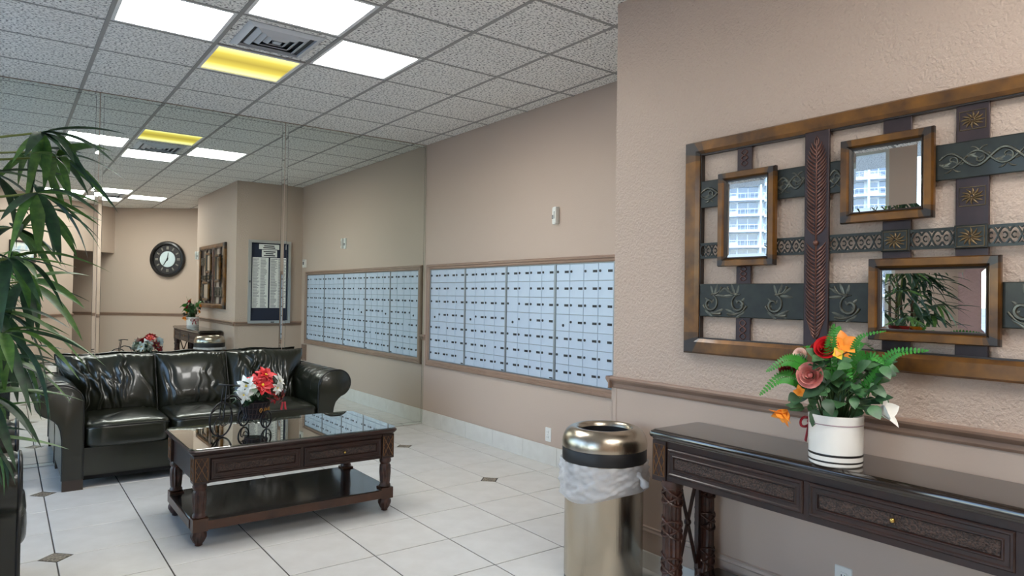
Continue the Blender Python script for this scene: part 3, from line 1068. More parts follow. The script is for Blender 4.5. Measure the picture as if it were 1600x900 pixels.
# pierced band
pb = MB()
Z0, Z1 = 1.588, 1.662
pb.box(XH, XH + .006, YI0, YI1, Z0, Z0 + .010).box(XH, XH + .006, YI0, YI1, Z1 - .010, Z1)
hb = loc(pb).build('pierced_band', 'verdigris_iron', art)
P = []
y = YI1
zc = (Z0 + Z1) / 2
while y > YI0 + .05:
    w = .068
    for s in (-1, 1):
        P.append((curve((y, zc), (y - w * .25, zc + s * .05), (y - w * .5, zc + s * .012), XH + .003), .0042, .003))
        P.append((curve((y - w, zc), (y - w * .75, zc + s * .05), (y - w * .5, zc + s * .012), XH + .003), .0042, .003))
        P.append((curve((y - w * .22, zc + s * .006), (y - w * .32, zc + s * .016), (y - w * .42, zc), XH + .003), .003, .002))
        P.append((curve((y - w * .78, zc + s * .006), (y - w * .68, zc + s * .016), (y - w * .58, zc), XH + .003), .003, .002))
        P.append((curve((y - w * .06, zc + s * .032), (y, zc + s * .018), (y + w * .06, zc + s * .032), XH + .003), .004, .003))
    y -= w
relief(P, hb, 'verdigris_iron', 'lattice', 5)
# feather leaf on the wide upright
P = []
yc = 1.5065
xl = XF - .001
P.append(([(xl, yc, z) for z in (1.25, 1.4, 1.6, 1.8, 2.0, 2.055)], .004, .002))
k = 0
z = 1.24
while z < 1.60:
    g = .043 * min(1, (z - 1.215) / .1 + .25)
    for s in (-1, 1):
        P.append((curve((yc, z), (yc + s * g * .45, z + .004), (yc + s * g, z + .038), xl), .0052, .0012))
    z += .0155
z = 1.665
while z < 2.02:
    g = .043 * min(1, (2.055 - z) / .12 + .12)
    for s in (-1, 1):
        P.append((curve((yc, z), (yc + s * g * .45, z + .006), (yc + s * g, z + .040), xl), .0052, .0012))
    z += .0155
for s in (-1, 1):
    P.append((curve((yc, 2.03), (yc + s * .018, 2.045), (yc, 2.072), xl), .003, .001))
relief(P, bl, 'relief_copper', 'feather_leaf')
b = MB().sphere((0, 0, 0), .012)
b.v = [(p[0] + xl, p[1] + yc, p[2] + 1.632) for p in b.v]
loc(b).build('boss', 'relief_copper', bl, True)
# knots on the slim upright
xk = XV - .001
for z0, z1 in ((2.0, 2.075), (1.48, 1.545), (1.215, 1.305)):
    P = []
    n = 16
    for s in (-1, 1):
        P.append(([(xk, 1.859 + s * .016 * math.sin(2 * math.pi * 1.5 * q / n), z0 + (z1 - z0) * q / n) for q in range(n + 1)], .0036, .002))
    relief(P, b1, 'relief_copper', 'knot')
# square rosettes on the two broad uprights
def rosette(yc, zc, parent, w=.04, hgt=.032, x=xk):
    P = [([(x, yc - w, zc - hgt), (x, yc + w, zc - hgt), (x, yc + w, zc + hgt), (x, yc - w, zc + hgt), (x, yc - w, zc - hgt)], .002, .002)]
    for k in range(12):
        a = 2 * math.pi * k / 12
        P.append((curve((yc + .006 * math.cos(a), zc + .006 * math.sin(a)), (yc + w * .5 * math.cos(a + .3), zc + hgt * .5 * math.sin(a + .3)), (yc + w * .92 * math.cos(a), zc + hgt * .92 * math.sin(a)), x), .0042, .0012))
    P.append((spiral(yc, zc, .01, 0, 1, x, 1, 10), .003, .002))
    relief(P, parent, 'relief_gilt', 'rosette')
for zz in (2.03, 1.765):
    rosette(.9505, zz, b4)
for yy, pr in ((1.1995, b3), (.9505, b4)):
    bar(yy - .051, yy + .051, 1.584, 1.666, XH - .004, .008, 'verdigris_iron', 'rosette_plate')
    rosette(yy, 1.625, pr, .042, .034, XH - .005)
# the three small framed mirrors
def small_mirror(y0, y1, z0, z1, fw, name, lab):
    m = thing(name, lab, 'mirror')
    for k in ('category',):
        del m[k]
    m.parent = art
    o = [(y1, z0), (y0, z0), (y0, z1), (y1, z1)]
    i = [(y1 - fw, z0 + fw), (y0 + fw, z0 + fw), (y0 + fw, z1 - fw), (y1 - fw, z1 - fw)]
    x0, x1 = XA - .034, XA - .062
    mitred(o, i, m, x0, x1, .045, 'mirror_rail')
    bb = .007
    j = [(y1 - fw - bb, z0 + fw + bb), (y0 + fw + bb, z0 + fw + bb), (y0 + fw + bb, z1 - fw - bb), (y1 - fw - bb, z1 - fw - bb)]
    loc(MB().loft([[(XA - .036, *p) for p in i], [(x1 + .006, *p) for p in i], [(x1 + .012, *p) for p in j], [(XA - .036, *p) for p in j], [(XA - .036, *p) for p in i]], cap=False)).build('mirror_lip', 'gilt_dark_corner', m)
    bv = .014
    jj = [(y1 - fw - bb - bv, z0 + fw + bb + bv), (y0 + fw + bb + bv, z0 + fw + bb + bv), (y0 + fw + bb + bv, z1 - fw - bb - bv), (y1 - fw - bb - bv, z1 - fw - bb - bv)]
    loc(MB().loft([[(XA - .036, *p) for p in j], [(XA - .043, *p) for p in j], [(XA - .0445, *p) for p in jj]])).build('mirror_glass', 'small_mirror_glass', m)
small_mirror(1.684, 1.974, 1.546, 1.976, .034, 'small_mirror', 'tall small mirror reflecting a balcony building')
small_mirror(1.061, 1.398, 1.699, 2.027, .036, 'small_mirror', 'squarish small mirror, upper of the two on the right')
small_mirror(.855, 1.286, 1.251, 1.558, .036, 'small_mirror', 'wide small mirror reflecting palm leaves')
# ------------------------------------------------------------------ carved drawer fronts shared by the two tables
def framed_panel(root, axis, face, a0, a1, z0, z1, out, name, knob=None):
    """drawer front: axis 'y' -> runs along y on plane x=face ; axis 'x' -> runs along x on plane y=face. out=-1 faces the negative side"""
    def P(a, z, d):
        return (face + out * d, a, z) if axis == 'y' else (a, face + out * d, z)
    def ring(i, d):
        return [P(a0 + i, z0 + i, d), P(a1 - i, z0 + i, d), P(a1 - i, z1 - i, d), P(a0 + i, z1 - i, d)]
    dr = MB().loft([ring(0, 0), ring(0, .010), ring(.004, .014), ring(.010, .014), ring(.014, .010), ring(.026, .010), ring(.029, .013), ring(.033, .013), ring(.036, .007)]).build(name, 'mahogany', root)
    MB().loft([ring(.036, .007), ring(.037, .0085), ring(.039, .009)]).build('woven_panel', 'woven_inlay', dr)
    if knob:
        ac, zc = knob
        k = MB().sphere((0, 0, 0), .009, 10, 6)
        k.v = [tuple(Vector(P(ac, zc, .02)) + Vector(p)) for p in k.v]
        k.tube([P(ac, zc, .008), P(ac, zc, .018)], .004, 8)
        k.build('knob', 'brass', dr, True)
    return dr

def x_block(root, axis, face, a0, a1, z0, z1, out):
    """square post face with a carved lozenge cross"""
    def P(a, z, d):
        return (face + out * d, a, z) if axis == 'y' else (a, face + out * d, z)
    mb = MB()
    i = .008
    r = .0022
    c = [P(a0 + i, z0 + i, .001), P(a1 - i, z0 + i, .001), P(a1 - i, z1 - i, .001), P(a0 + i, z1 - i, .001)]
    mb.tube(c, r, 5, True)
    mb.tube([c[0], c[2]], r, 5)
    mb.tube([c[1], c[3]], r, 5)
    am, zm = (a0 + a1) / 2, (z0 + z1) / 2
    mb.tube([P(am, z0 + i, .001), P(a1 - i, zm, .001), P(am, z1 - i, .001), P(a0 + i, zm, .001)], r * .8, 5, True)
    mb.build('carved_cross', 'gold_line', root)

# ------------------------------------------------------------------ console table
CXF, CXB = 2.337, 2.683
CY0_, CY1_ = .17, 2.105
cxm, cym = (CXF + CXB) / 2, (CY0_ + CY1_) / 2
con = thing('console_table', 'dark carved mahogany console table under the wall art', 'console table', (cxm, cym, 0))
hx, hy = (CXB - CXF) / 2, (CY1_ - CY0_) / 2
MB().rloft([(hx - .022, hy - .022, .764, .008), (hx - .012, hy - .012, .768, .01), (hx - .010, hy - .010, .774, .012), (hx - .004, hy - .004, .778, .012), (hx, hy, .786, .014), (hx, hy, .796, .014), (hx - .003, hy - .003, .803, .014), (hx - .010, hy - .010, .806, .014), (hx - .016, hy - .016, .811, .014)]).build('top', 'mahogany_top', con, True, 25)
MB().box(-hx + .030, hx - .02, -hy + .03, hy - .03, .612, .764).build('apron_body', 'mahogany', con)
# apron front posts, rails
fx = CXF + .030 - cxm
yL = lambda y_: y_ - cym
MB().box(fx - .006, fx, yL(.25), yL(2.018), .594, .616).build('apron_rail', 'mahogany', con)
MB().box(fx - .004, fx, yL(.25), yL(2.018), .738, .764).build('apron_rail', 'mahogany', con)
for y0, y1 in ((2.018, 2.094), (.181, .255)):
    p = MB().box(fx - .012, fx + .07, yL(y0), yL(y1), .585, .764).build('corner_post', 'mahogany', con)
    x_block(p, 'y', fx - .012, yL(y0), yL(y1), .60, .755, -1)
    p = MB().box(hx - .09, hx - .012, yL(y0), yL(y1), .585, .764).build('corner_post', 'mahogany', con)
for ya, yb, kn in ((1.373, 2.008, None), (.72, 1.350, (1.055, .682)), (.262, .697, None)):
    framed_panel(con, 'y', fx - .002, yL(ya), yL(yb), .618, .737, -1, 'drawer', (yL(kn[0]), kn[1]) if kn else None)
for y0, y1 in ((1.350, 1.373), (.697, .72)):
    MB().box(fx - .008, fx, yL(y0), yL(y1), .616, .738).build('divider_post', 'mahogany', con)
# legs: fluted columns wrapped with carved ribbons
def column_leg(cx_, cy_):
    lg = MB().lathe([(.040, .0), (.046, .012), (.046, .03), (.036, .045), (.044, .06), (.044, .14), (.047, .15), (.041, .165), (.0415, .30), (.041, .55), (.046, .562), (.048, .575), (.048, .594)], cx_, cy_, 48, flute=12, depth=.006, zr=(.165, .552)).build('leg', 'carved_wood', con, True, 50)
    for z0 in (.385, .225, .53):
        wr = MB()
        for k in range(4):
            pts = []
            n = 22
            for q in range(n + 1):
                a = 2 * math.pi * q / n * 1.05 + k * 1.5
                pts.append((cx_ + .0435 * math.cos(a), cy_ + .0435 * math.sin(a), z0 + .03 * math.sin(a * 1.0 + k * 1.9) + (k - 1.5) * .010))
            wr.tube(pts, .0048, 5)
        wr.build('carved_ribbon', 'carved_wood', lg, True, 60)
FX, BX = 2.395 - cxm, 2.625 - cxm
for yy in (2.012, .262):
    column_leg(FX, yL(yy))
    column_leg(BX, yL(yy))
    # cross stretcher between the legs of one end
    yb = yL(yy)
    x0, x1 = FX + .045, BX - .062
    MB().tube([(x0, yb, .585), (x1, yb, .19)], .0085, 6).build('cross_bar', 'mahogany', con)
    MB().tube([(x1, yb, .585), (x0, yb, .19)], .0085, 6).build('cross_bar', 'mahogany', con)
    pr = [((x0 + x1) / 2 + .016 * math.cos(a), yb + .012 * math.sin(a), .388 + .022 * math.cos(a * 2) * 0 + .0) for a in [2 * math.pi * k / 10 for k in range(10)]]
    MB().sphere(((x0 + x1) / 2, yb, .388), .017, 10, 6).build('rosette_knot', 'mahogany', con, True)
    MB().box(x1 + .002, x1 + .022, yb - .011, yb + .011, .165, .60).build('upright', 'mahogany', con)
MB().rloft([(hx - .03, (1.96 - .31) / 2, .125, .01), (hx - .025, (1.97 - .30) / 2, .135, .01), (hx - .025, (1.97 - .30) / 2, .158, .01), (hx - .03, (1.96 - .31) / 2, .165, .01)], 0, yL((1.97 + .30) / 2)).build('lower_shelf', 'shelf_lacquer', con, True)

# ------------------------------------------------------------------ coffee table
TX0, TX1, TY0, TY1 = .822, 2.068, 3.985, 4.742
tx, ty = (TX0 + TX1) / 2, (TY0 + TY1) / 2
ct = thing('coffee_table', 'dark carved coffee table with glass top in front of the sofa', 'coffee table', (tx, ty, 0))
hx, hy = (TX1 - TX0) / 2, (TY1 - TY0) / 2
MB().rloft([(hx - .028, hy - .028, .498, .03), (hx - .016, hy - .016, .503, .035), (hx - .006, hy - .006, .512, .04), (hx, hy, .520, .045), (hx, hy, .527, .045), (hx - .006, hy - .006, .533, .045)], n=7).build('top', 'mahogany', ct, True, 25)
MB().rloft([(hx - .008, hy - .008, .5335, .05), (hx - .006, hy - .006, .5355, .05), (hx - .006, hy - .006, .5395, .05), (hx - .008, hy - .008, .5412, .05)], n=8).build('glass_top', 'table_glass', ct)
MB().box(-hx + .040, hx - .040, -hy + .040, hy - .040, .345, .498).build('apron_body', 'mahogany', ct)
xl = lambda x_: x_ - tx
fy = -hy + .040
PX = (.846, .926, 1.964, 2.044)
for sx in (0, 1):
    for sy in (-1, 1):
        a, b = (PX[0], PX[1]) if sx == 0 else (PX[2], PX[3])
        yy0, yy1 = (-hy + .024, -hy + .104) if sy < 0 else (hy - .104, hy - .024)
        p = MB().box(xl(a), xl(b), yy0, yy1, .345, .498).build('corner_post', 'mahogany', ct)
        x_block(p, 'x', yy0 if sy < 0 else yy1, xl(a), xl(b), .352, .492, -1 if sy < 0 else 1)
        if sx == 0:
            x_block(p, 'y', xl(a), yy0, yy1, .352, .492, -1)
        cx_, cy_ = xl((a + b) / 2), (yy0 + yy1) / 2
        MB().box(cx_ - .040, cx_ + .040, cy_ - .040, cy_ + .040, .085, .155).build('shelf_block', 'walnut_edge', ct)
        MB().lathe([(.030, .155), (.036, .160), (.036, .170), (.030, .178), (.033, .19), (.037, .25), (.036, .295), (.028, .305), (.036, .315), (.038, .328), (.032, .345)], cx_, cy_, 40, flute=10, depth=.006, zr=(.185, .30)).build('leg', 'carved_wood', ct, True, 50)
        MB().lathe([(.012, .0), (.020, .004), (.020, .012), (.030, .024), (.042, .050), (.043, .066), (.034, .080), (.036, .085)], cx_, cy_, 40, flute=12, depth=.005, zr=(.02, .072)).build('foot', 'carved_wood', ct, True, 50)
for a, b, kn in ((.934, 1.436, None), (1.458, 1.958, (1.708, .418))):
    framed_panel(ct, 'x', fy, xl(a), xl(b), .362, .476, -1, 'drawer', (xl(kn[0]), kn[1]) if kn else None)
MB().box(-hx + .045, hx - .045, fy - .006, fy, .482, .498).build('apron_rail', 'mahogany', ct)
MB().box(-hx + .10, hx - .10, fy - .004, fy, .345, .358).build('apron_rail', 'mahogany', ct)
MB().rloft([(hx - .030, hy - .030, .098, .004), (hx - .026, hy - .026, .103, .004), (hx - .026, hy - .026, .140, .004), (hx - .030, hy - .030, .145, .004)]).build('lower_shelf', 'shelf_lacquer', ct, True, 25)
MB().box(-hx + .10, hx - .10, -hy + .022, -hy + .028, .092, .140).build('shelf_edge', 'walnut_edge', ct)
for s in (-1, 1):
    MB().box(s * (hx - .022) - .003, s * (hx - .022) + .003, -hy + .10, hy - .10, .092, .140).build('shelf_edge', 'walnut_edge', ct)

# ------------------------------------------------------------------ waste bin and its liner
BX_, BY_ = 2.415, 2.462
bn = thing('waste_bin', 'round brushed bronze steel waste bin beside the console table', 'waste bin', (BX_, BY_, 0))
MB().lathe([(.186, .0), (.192, .004), (.192, .03)], seg=48).build('base_ring', 'black_rubber', bn, True)
MB().lathe([(.193, .03), (.194, .032), (.194, .60), (.185, .60), (.185, .05)], seg=64).build('body', 'bronze_steel', bn, True)
MB().lathe([(.197, .598), (.2075, .598), (.2085, .603), (.2085, .655), (.205, .660), (.19, .660)], seg=64).build('lid_band', 'black_rubber', bn, True)
MB().lathe([(.2, .660), (.2095, .661), (.2105, .675), (.208, .695), (.201, .718), (.189, .738), (.172, .752), (.155, .758), (.141, .757), (.134, .750), (.131, .738), (.131, .66), (.128, .66), (.128, .745), (.136, .7535)], seg=72, cap=False).build('lid', 'bronze_steel', bn, True, 60)
MB().lathe([(.127, .40), (.1275, .735)], seg=40, cap=False).add([(.126 * math.cos(2 * math.pi * k / 40), .126 * math.sin(2 * math.pi * k / 40), .42) for k in range(40)], [tuple(range(40))]).build('inner_sleeve', 'black_rubber', bn, True)
bag = thing('bin_liner', 'crumpled translucent white plastic bag folded over the waste bin', 'bag', (BX_, BY_, .39))
random.seed(11)
_ph = [(random.uniform(0, 6.28), random.randint(3, 17), random.uniform(-20, 20), random.uniform(.002, .0042)) for _ in range(20)]
def bagf(u, v):
    a = 2 * math.pi * u
    low = .045 + .03 * math.cos(a - 5.4) + .008 * math.sin(3 * a + 1)
    z = .42 + (1 - v) * (.182 - low) + low - .42 + .0
    zz = low + v * (.208 - low)
    r = .2005 + .005 * math.sin(math.pi * v)
    for ph, n, kz, am in _ph:
        r += am * max(0, math.sin(n * a + kz * v + ph)) ** 3
    if v < .12:
        r = .197 + (r - .197) * v / .12
    return (r * math.cos(a), r * math.sin(a), zz)
MB().grid(bagf, 150, 22).build('folded_film', 'thin_white_film', bag, True, 0)
# knotted ear of the bag towards the console
kn = MB()
kd = Vector((.08, -.997, 0))
pts = []
for k in range(7):
    t_ = k / 6
    pts.append(tuple(kd * (.205 + .055 * t_) + Vector((0, 0, .165 - .05 * t_ * t_))))
kn.tube(pts, .01, 9, radii=[.014, .018, .011, .008, .015, .023, .015])
kn.build('tied_ear', 'thin_white_film', bag, True, 0)
# ------------------------------------------------------------------ leather seating
def sgn_pow(x, e):
    return math.copysign(abs(x) ** e, x)
def puff(cx, cy, cz, a, b, c, e, nu=44, nv=22, dent=None):
    """rounded cushion block (superellipsoid)"""
    mb = MB()
    def f(u, v):
        th = -math.pi / 2 + math.pi * v
        ph = -math.pi + 2 * math.pi * u
        x = a * sgn_pow(math.cos(th), e) * sgn_pow(math.cos(ph), e)
        y = b * sgn_pow(math.cos(th), e) * sgn_pow(math.sin(ph), e)
        z = c * sgn_pow(math.sin(th), e)
        if dent:
            dx, dy, dz = dent(x / a, y / b, z / c)
            x, y, z = x + dx, y + dy, z + dz
        return (cx + x, cy + y, cz + z)
    mb.grid(f, nu, nv)
    return mb

def fold_set(seed, n, amp, vertical=True):
    rnd = random.Random(seed)
    F = []
    for _ in range(n):
        F.append((rnd.uniform(-.85, .85), rnd.uniform(.15, .85), rnd.uniform(.12, .38), rnd.uniform(-.35, .35), rnd.uniform(-.06, .06), rnd.uniform(3, 9), rnd.uniform(0, 6), rnd.uniform(.03, .075), amp * rnd.uniform(.5, 1.0)))
    return F
def folds(F, u, v):
    d = 0
    for u0, v0, lv, sl, a, w, ph, wd, am in F:
        du = u - (u0 + sl * (v - v0) * 2 + a * math.sin(w * v * 3 + ph))
        win = math.exp(-((v - v0) / lv) ** 2)
        d += am * win * (math.exp(-(du / wd) ** 2) - .75 * math.exp(-((du - 1.7 * wd) / (wd * 1.1)) ** 2))
    return d

def leather_seat(name, label, cat, loc_, rz, W, n, seed, back_flare=.13, wrk=.0022):
    """local frame: x across, y from the front (0) to the back, z up; faces -y. W = width over the arm posts"""
    t = thing(name, label, cat, loc_, rz)
    D, AT = .885, .12
    xi = W / 2 - AT
    # base and plinth
    MB().rloft([(xi + .005, (D - .06) / 2, .085, .01), (xi + .005, (D - .06) / 2, .27, .01)], 0, .04 + (D - .06) / 2).build('base', 'green_black_leather', t)
    MB().box(-xi, xi, .022, .045, .10, .285).build('front_rail', 'green_black_leather', t)
    MB().box(-xi, xi, .055, .075, .055, .10).build('under_cloth', 'dark_cloth', t)
    for sx in (-1, 1):
        for y0 in (.0, D - .12):
            xa, xb = sorted((sx * (W / 2), sx * (W / 2 - .125)))
            MB().box(xa, xb, y0 + .004, y0 + .09, 0, .078).build('foot', 'sofa_foot_wood', t)
    # arms
    prof = [(0, .075), (0, .30), (0, .50), (.002, .56)] + arc(.135, .60, .135, 172, 95, 9) + arc(.170, .625, .112, 88, -75, 20) + [(.172, .495), (.146, .465), (.131, .42), (.123, .36), (.12, .28), (.12, .075)]
    rnd = random.Random(seed)
    for sx in (-1, 1):
        mb = MB()
        rings = []
        ys = [.0, .006, .02] + [.035 + .0175 * q_ for q_ in range(46)] + [D - .03]
        for q, y in enumerate(ys):
            k = 1.0 if q > 1 else (.955 if q == 0 else .985)
            ring = []
            for i, (px, pz) in enumerate(prof):
                ax, az = .085, .45
                px2, pz2 = ax + (px - ax) * k, (az + (pz - az) * k if pz > .2 else pz)
                if pz > .6 and q > 2:
                    wv = wrk * (math.sin(i * .9 + y * 38 + seed) + .8 * math.sin(y * 83 + i * .5) + .6 * math.sin(y * 131 - i * .7))
                    pz2 += wv
                ring.append((sx * (xi + px2), y, pz2))
            rings.append(ring if sx > 0 else list(reversed(ring)))
        mb.loft(rings)
        arm = mb.build('arm', 'green_black_leather', t, True, 50)
        pipe = MB()
        pp = [(sx * (xi + px), .010, pz) for px, pz in prof]
        pipe.tube(pp, .0075, 7)
        pp = [(sx * (xi + .085 + (px - .085) * 1.004), .20, .45 + (pz - .45) * 1.004) for px, pz in prof[3:34]]
        pipe.tube(pp, .0028, 5)
        pipe.build('piping', 'leather_piping', arm, True, 60)
    # back frame
    bp = [(.64, .085), (.66, .42), (.775, .79), (.795, .835), (.82, .856), (.85, .852), (.868, .83), (.875, .75), (.87, .085)]
    hw = W / 2 - .01
    MB().loft([[(-hw, a, b) for a, b in bp], [(hw, a, b) for a, b in bp]]).build('back_frame', 'green_black_leather', t, True, 40)
    # seat cushions
    w = 2 * xi / n
    for i in range(n):
        xc = -xi + w * (i + .5)
        F = fold_set(seed * 7 + i, 7 + 4 * (i % 2), .010)
        def dent(x, y, z, F=F):
            dz = 0.0
            if z > 0:
                dz = .022 * (1 - x * x) * (1 - y * y) * z + folds(F, x, .5 - y * .5) * max(0, min(1, z * 1.4 - .2)) * .9
            dy = 0
            if y < -.6:
                dy = .004 * math.sin(x * 14 + i * 2) * (1 - z * z)
            return (0, dy, dz)
        c = puff(xc, .315, .368, w / 2 - .002, .338, .092, .30, 70, 30, dent).build('seat_cushion', 'green_black_leather', t, True, 0)
        tb = MB()
        tb.tube([(xc + dx * (w / 2 - .02), -.021 + .004 * abs(dx) ** 6 * 6, .437 - .012 * abs(dx) ** 6) for dx in [q / 8 - 1 for q in range(17)]], .0035, 5)
        tb.build('piping', 'leather_piping', c, True, 60)
    # back cushions
    for i in range(n):
        x0, x1 = -xi + w * i + .003, -xi + w * (i + 1) - .003
        fl0 = back_flare if i == 0 else 0
        fl1 = back_flare if i == n - 1 else 0
        strong = (i % 2 == 0)
        F = fold_set(seed * 13 + i * 3 + 1, 16 if strong else 8, .024 if strong else .012)
        lean = math.radians(23)
        by, bz, Hh = .60, .415, .49
        nrm = Vector((0, -math.cos(lean), math.sin(lean)))
        upv = Vector((0, math.sin(lean), math.cos(lean)))
        def base(u, v, x0=x0, x1=x1, fl0=fl0, fl1=fl1):
            k = max(0, (v - .25) / .75)
            k = k * k * (3 - 2 * k)
            xa, xb = x0 - fl0 * k, x1 + fl1 * k
            sag = .008 * math.sin(u * 5 + i)
            return Vector(((xa + xb) / 2 + u * (xb - xa) / 2, by, bz)) + upv * (v * (Hh + sag))
        def pr(u, v):
            return (max(0, 1 - abs(u) ** 5) ** .5) * (max(0, 1 - abs(2 * v - 1) ** 5) ** .5)
        def warp(s):
            return math.sin(math.pi / 2 * (2 * s - 1) * .999)
        def front(a, b_, F=F):
            u = warp(a)
            v = .5 + .5 * warp(b_)
            p = pr(u, v)
            wr = folds(F, u, v) * min(1, p * 1.4)
            wr += .006 * math.sin(46 * u + 3 * math.sin(7 * u + i)) * math.exp(-((1 - v) / .10) ** 2) * p
            wr += .004 * math.sin(30 * u + i) * math.exp(-(v / .1) ** 2) * p
            full = .105 + .035 * (1 - u * u) * (1 - (2 * v - 1) ** 2) - .02 * v
            return base(u, v) + nrm * (p * full + wr)
        def rear(a, b_):
            u = warp(1 - a)
            v = .5 + .5 * warp(b_)
            return base(u, v) - nrm * (pr(u, v) * .05)
        cu = MB().grid(front, 96, 60).grid(rear, 20, 16).build('back_cushion', 'green_black_leather', t, True, 0)
        tb = MB()
        edge = []
        for q in range(24):
            edge.append(base(-1 + 2 * q / 24, 1))
        for q in range(12):
            edge.append(base(1, 1 - q / 12))
        for q in range(24):
            edge.append(base(1 - 2 * q / 24, 0))
        for q in range(12):
            edge.append(base(-1, q / 12))
        tb.tube(edge, .006, 6, True)
        tb.build('piping', 'leather_piping', cu, True, 60)
    return t
leather_seat('sofa', 'dark green-black leather three seat sofa in front of the mirrors', 'sofa', (1.313, 5.628, 0), 0, 1.934, 3, 4)
leather_seat('armchair', 'dark leather armchair cut by the left edge, beneath the palm leaves', 'armchair', (.075, 3.84, 0), math.radians(90), .80, 1, 9, .13, .0045)
# ------------------------------------------------------------------ leaves and flowers
def sph_dir(az, el):
    return Vector((math.cos(el) * math.cos(az), math.cos(el) * math.sin(az), math.sin(el)))
def around(axis, az, tilt):
    """direction tilted from axis by tilt, at azimuth az"""
    d, s, n = frame_of(axis, (.13, .27, .95) if abs(Vector(axis).normalized().z) < .95 else (1, 0, 0))
    return d * math.cos(tilt) + (s * math.cos(az) + n * math.sin(az)) * math.sin(tilt)
def poinsettia(parent, c, axis, r, m, rnd, name='poinsettia_flower'):
    mb = MB()
    axis = Vector(axis).normalized()
    for n, ln, tl, off in ((7, 1.0, 1.35, 0), (6, .72, 1.05, .4), (4, .42, .7, .1)):
        for k in range(n):
            az = 2 * math.pi * k / n + off + rnd.uniform(-.15, .15)
            leaf_into(mb, c, around(axis, az, tl + rnd.uniform(-.15, .15)), axis, r * ln * rnd.uniform(.88, 1.1), r * ln * .24, .18, .2, 5)
    f = mb.build(name, m, parent, True, 0)
    s = MB()
    for k in range(5):
        p = Vector(c) + around(axis, k * 1.256, .5) * r * .12
        s.sphere(p, r * .06, 6, 4)
    s.build('flower_centre', 'petal_yellow', f, True)
    return f
def rose(parent, c, axis, r, m, name='rose'):
    mb = MB()
    d, s, n = frame_of(axis, (1, .2, .1))
    c = Vector(c)
    for ring, (cnt, rr, hh, fl, off) in enumerate(((3, .28, .95, .05, 0), (4, .48, .9, .12, .5), (5, .72, .78, .30, .2), (6, .95, .58, .55, .9))):
        for k in range(cnt):
            a0 = 2 * math.pi * k / cnt + off
            span = 2 * math.pi / cnt * .72
            def f(u, v, a0=a0, span=span, rr=rr, hh=hh, fl=fl):
                a = a0 + (u - .5) * 2 * span
                rad = r * (rr * (.45 + .55 * math.sin(v * math.pi / 2)) + fl * v * v * .45 - .05 * (2 * u - 1) ** 2 * v)
                z = r * (hh * v * (1 - .18 * (2 * u - 1) ** 2) - .35)
                return c + (s * math.cos(a) + n * math.sin(a)) * rad + d * z
            mb.grid(f, 5, 5)
    mb.sphere(c, r * .26, 8, 6)
    return mb.build(name, m, parent, True, 0)
def open_flower(parent, c, axis, r, m, cnt, tilt, name, wd=.34, droop=.35):
    mb = MB()
    for k in range(cnt):
        leaf_into(mb, c, around(axis, 2 * math.pi * k / cnt + .3, tilt), axis, r, r * wd, droop if k % 2 else droop * .4, .35, 7, .8)
    return mb.build(name, m, parent, True, 0)
def fern(parent, pts, W, m='fern_green', n=20, side=None):
    """arching frond along pts"""
    P = [Vector(p) for p in pts]
    def at(t):
        x = t * (len(P) - 1)
        i = min(int(x), len(P) - 2)
        f_ = x - i
        p0, p1, p2, p3 = P[max(i - 1, 0)], P[i], P[i + 1], P[min(i + 2, len(P) - 1)]
        return .5 * ((2 * p1) + (p2 - p0) * f_ + (2 * p0 - 5 * p1 + 4 * p2 - p3) * f_ ** 2 + (3 * p1 - p0 - 3 * p2 + p3) * f_ ** 3)
    mb = MB()
    mb.tube([at(k / 12) for k in range(13)], .0022, 5, radii=[.0024 * (1 - .7 * k / 12) for k in range(13)])
    for k in range(n):
        t = .10 + .89 * k / (n - 1)
        o = at(t)
        tg = (at(min(1, t + .02)) - at(t - .02)).normalized()
        up = Vector(side) if side else Vector((0, 0, 1))
        sd = tg.cross(up)
        if sd.length < .1:
            sd = tg.orthogonal()
        sd.normalize()
        w = W * (math.sin(math.pi * (.12 + .86 * t)) ** .7) * (1.05 - .45 * t)
        for q in (-1, 1):
            leaf_into(mb, o, (sd * q + tg * .38), tg.cross(sd) * 1.0, w, w * .13 + .002, .18, .15, 3, .8)
    return mb.build('fern_frond', m, parent, True, 0)

# ------------------------------------------------------------------ white pot and mixed bouquet on the console
PX_, PY_, PZ_ = 2.425, 1.290, .8112
pot = thing('flower_pot', 'white ceramic pot with black stripes on the console table', 'flower pot', (PX_, PY_, PZ_))
MB().lathe([(.084, 0), (.089, .004), (.0905, .012), (.0915, .10), (.0915, .165), (.0925, .172), (.0915, .178), (.086, .178), (.085, .16), (.083, .03)], seg=48).build('body', 'glazed_white', pot, True)
for z0, hgt in ((.014, .006), (.036, .008)):
    MB().lathe([(.0912, z0), (.0918, z0 + .001), (.0919, z0 + hgt - .001), (.0914, z0 + hgt)], seg=48, cap=False).build('stripe', 'black_glaze', pot, True)
pts = [(.0926 * math.cos(a), .0926 * math.sin(a), .147) for a in [math.radians(130 + 150 * k / 20) for k in range(21)]]
MB().tube(pts, .0017, 5).build('mauve_line', 'mauve_glaze', pot, True)
bow = MB()
for q in (-1, 1):
    loop = []
    for k in range(13):
        a = 2 * math.pi * k / 12
        loop.append((q * (.028 - .028 * math.cos(a)) , .098 + .006 * math.sin(a * .5), .135 + .018 * math.sin(a)))
    bow.tube(loop, .005, 5, radii=[.005] * 13)
    bow.loft([[(q * .004, .096, .135), (q * .012, .096, .135), (q * .012, .099, .135), (q * .004, .099, .135)], [(q * .022, .098, .06), (q * .034, .098, .068), (q * .034, .101, .068), (q * .022, .101, .06)]])
bow.sphere((0, .1, .135), .009, 8, 5)
bow.build('ribbon_bow', 'red_ribbon', pot, True)

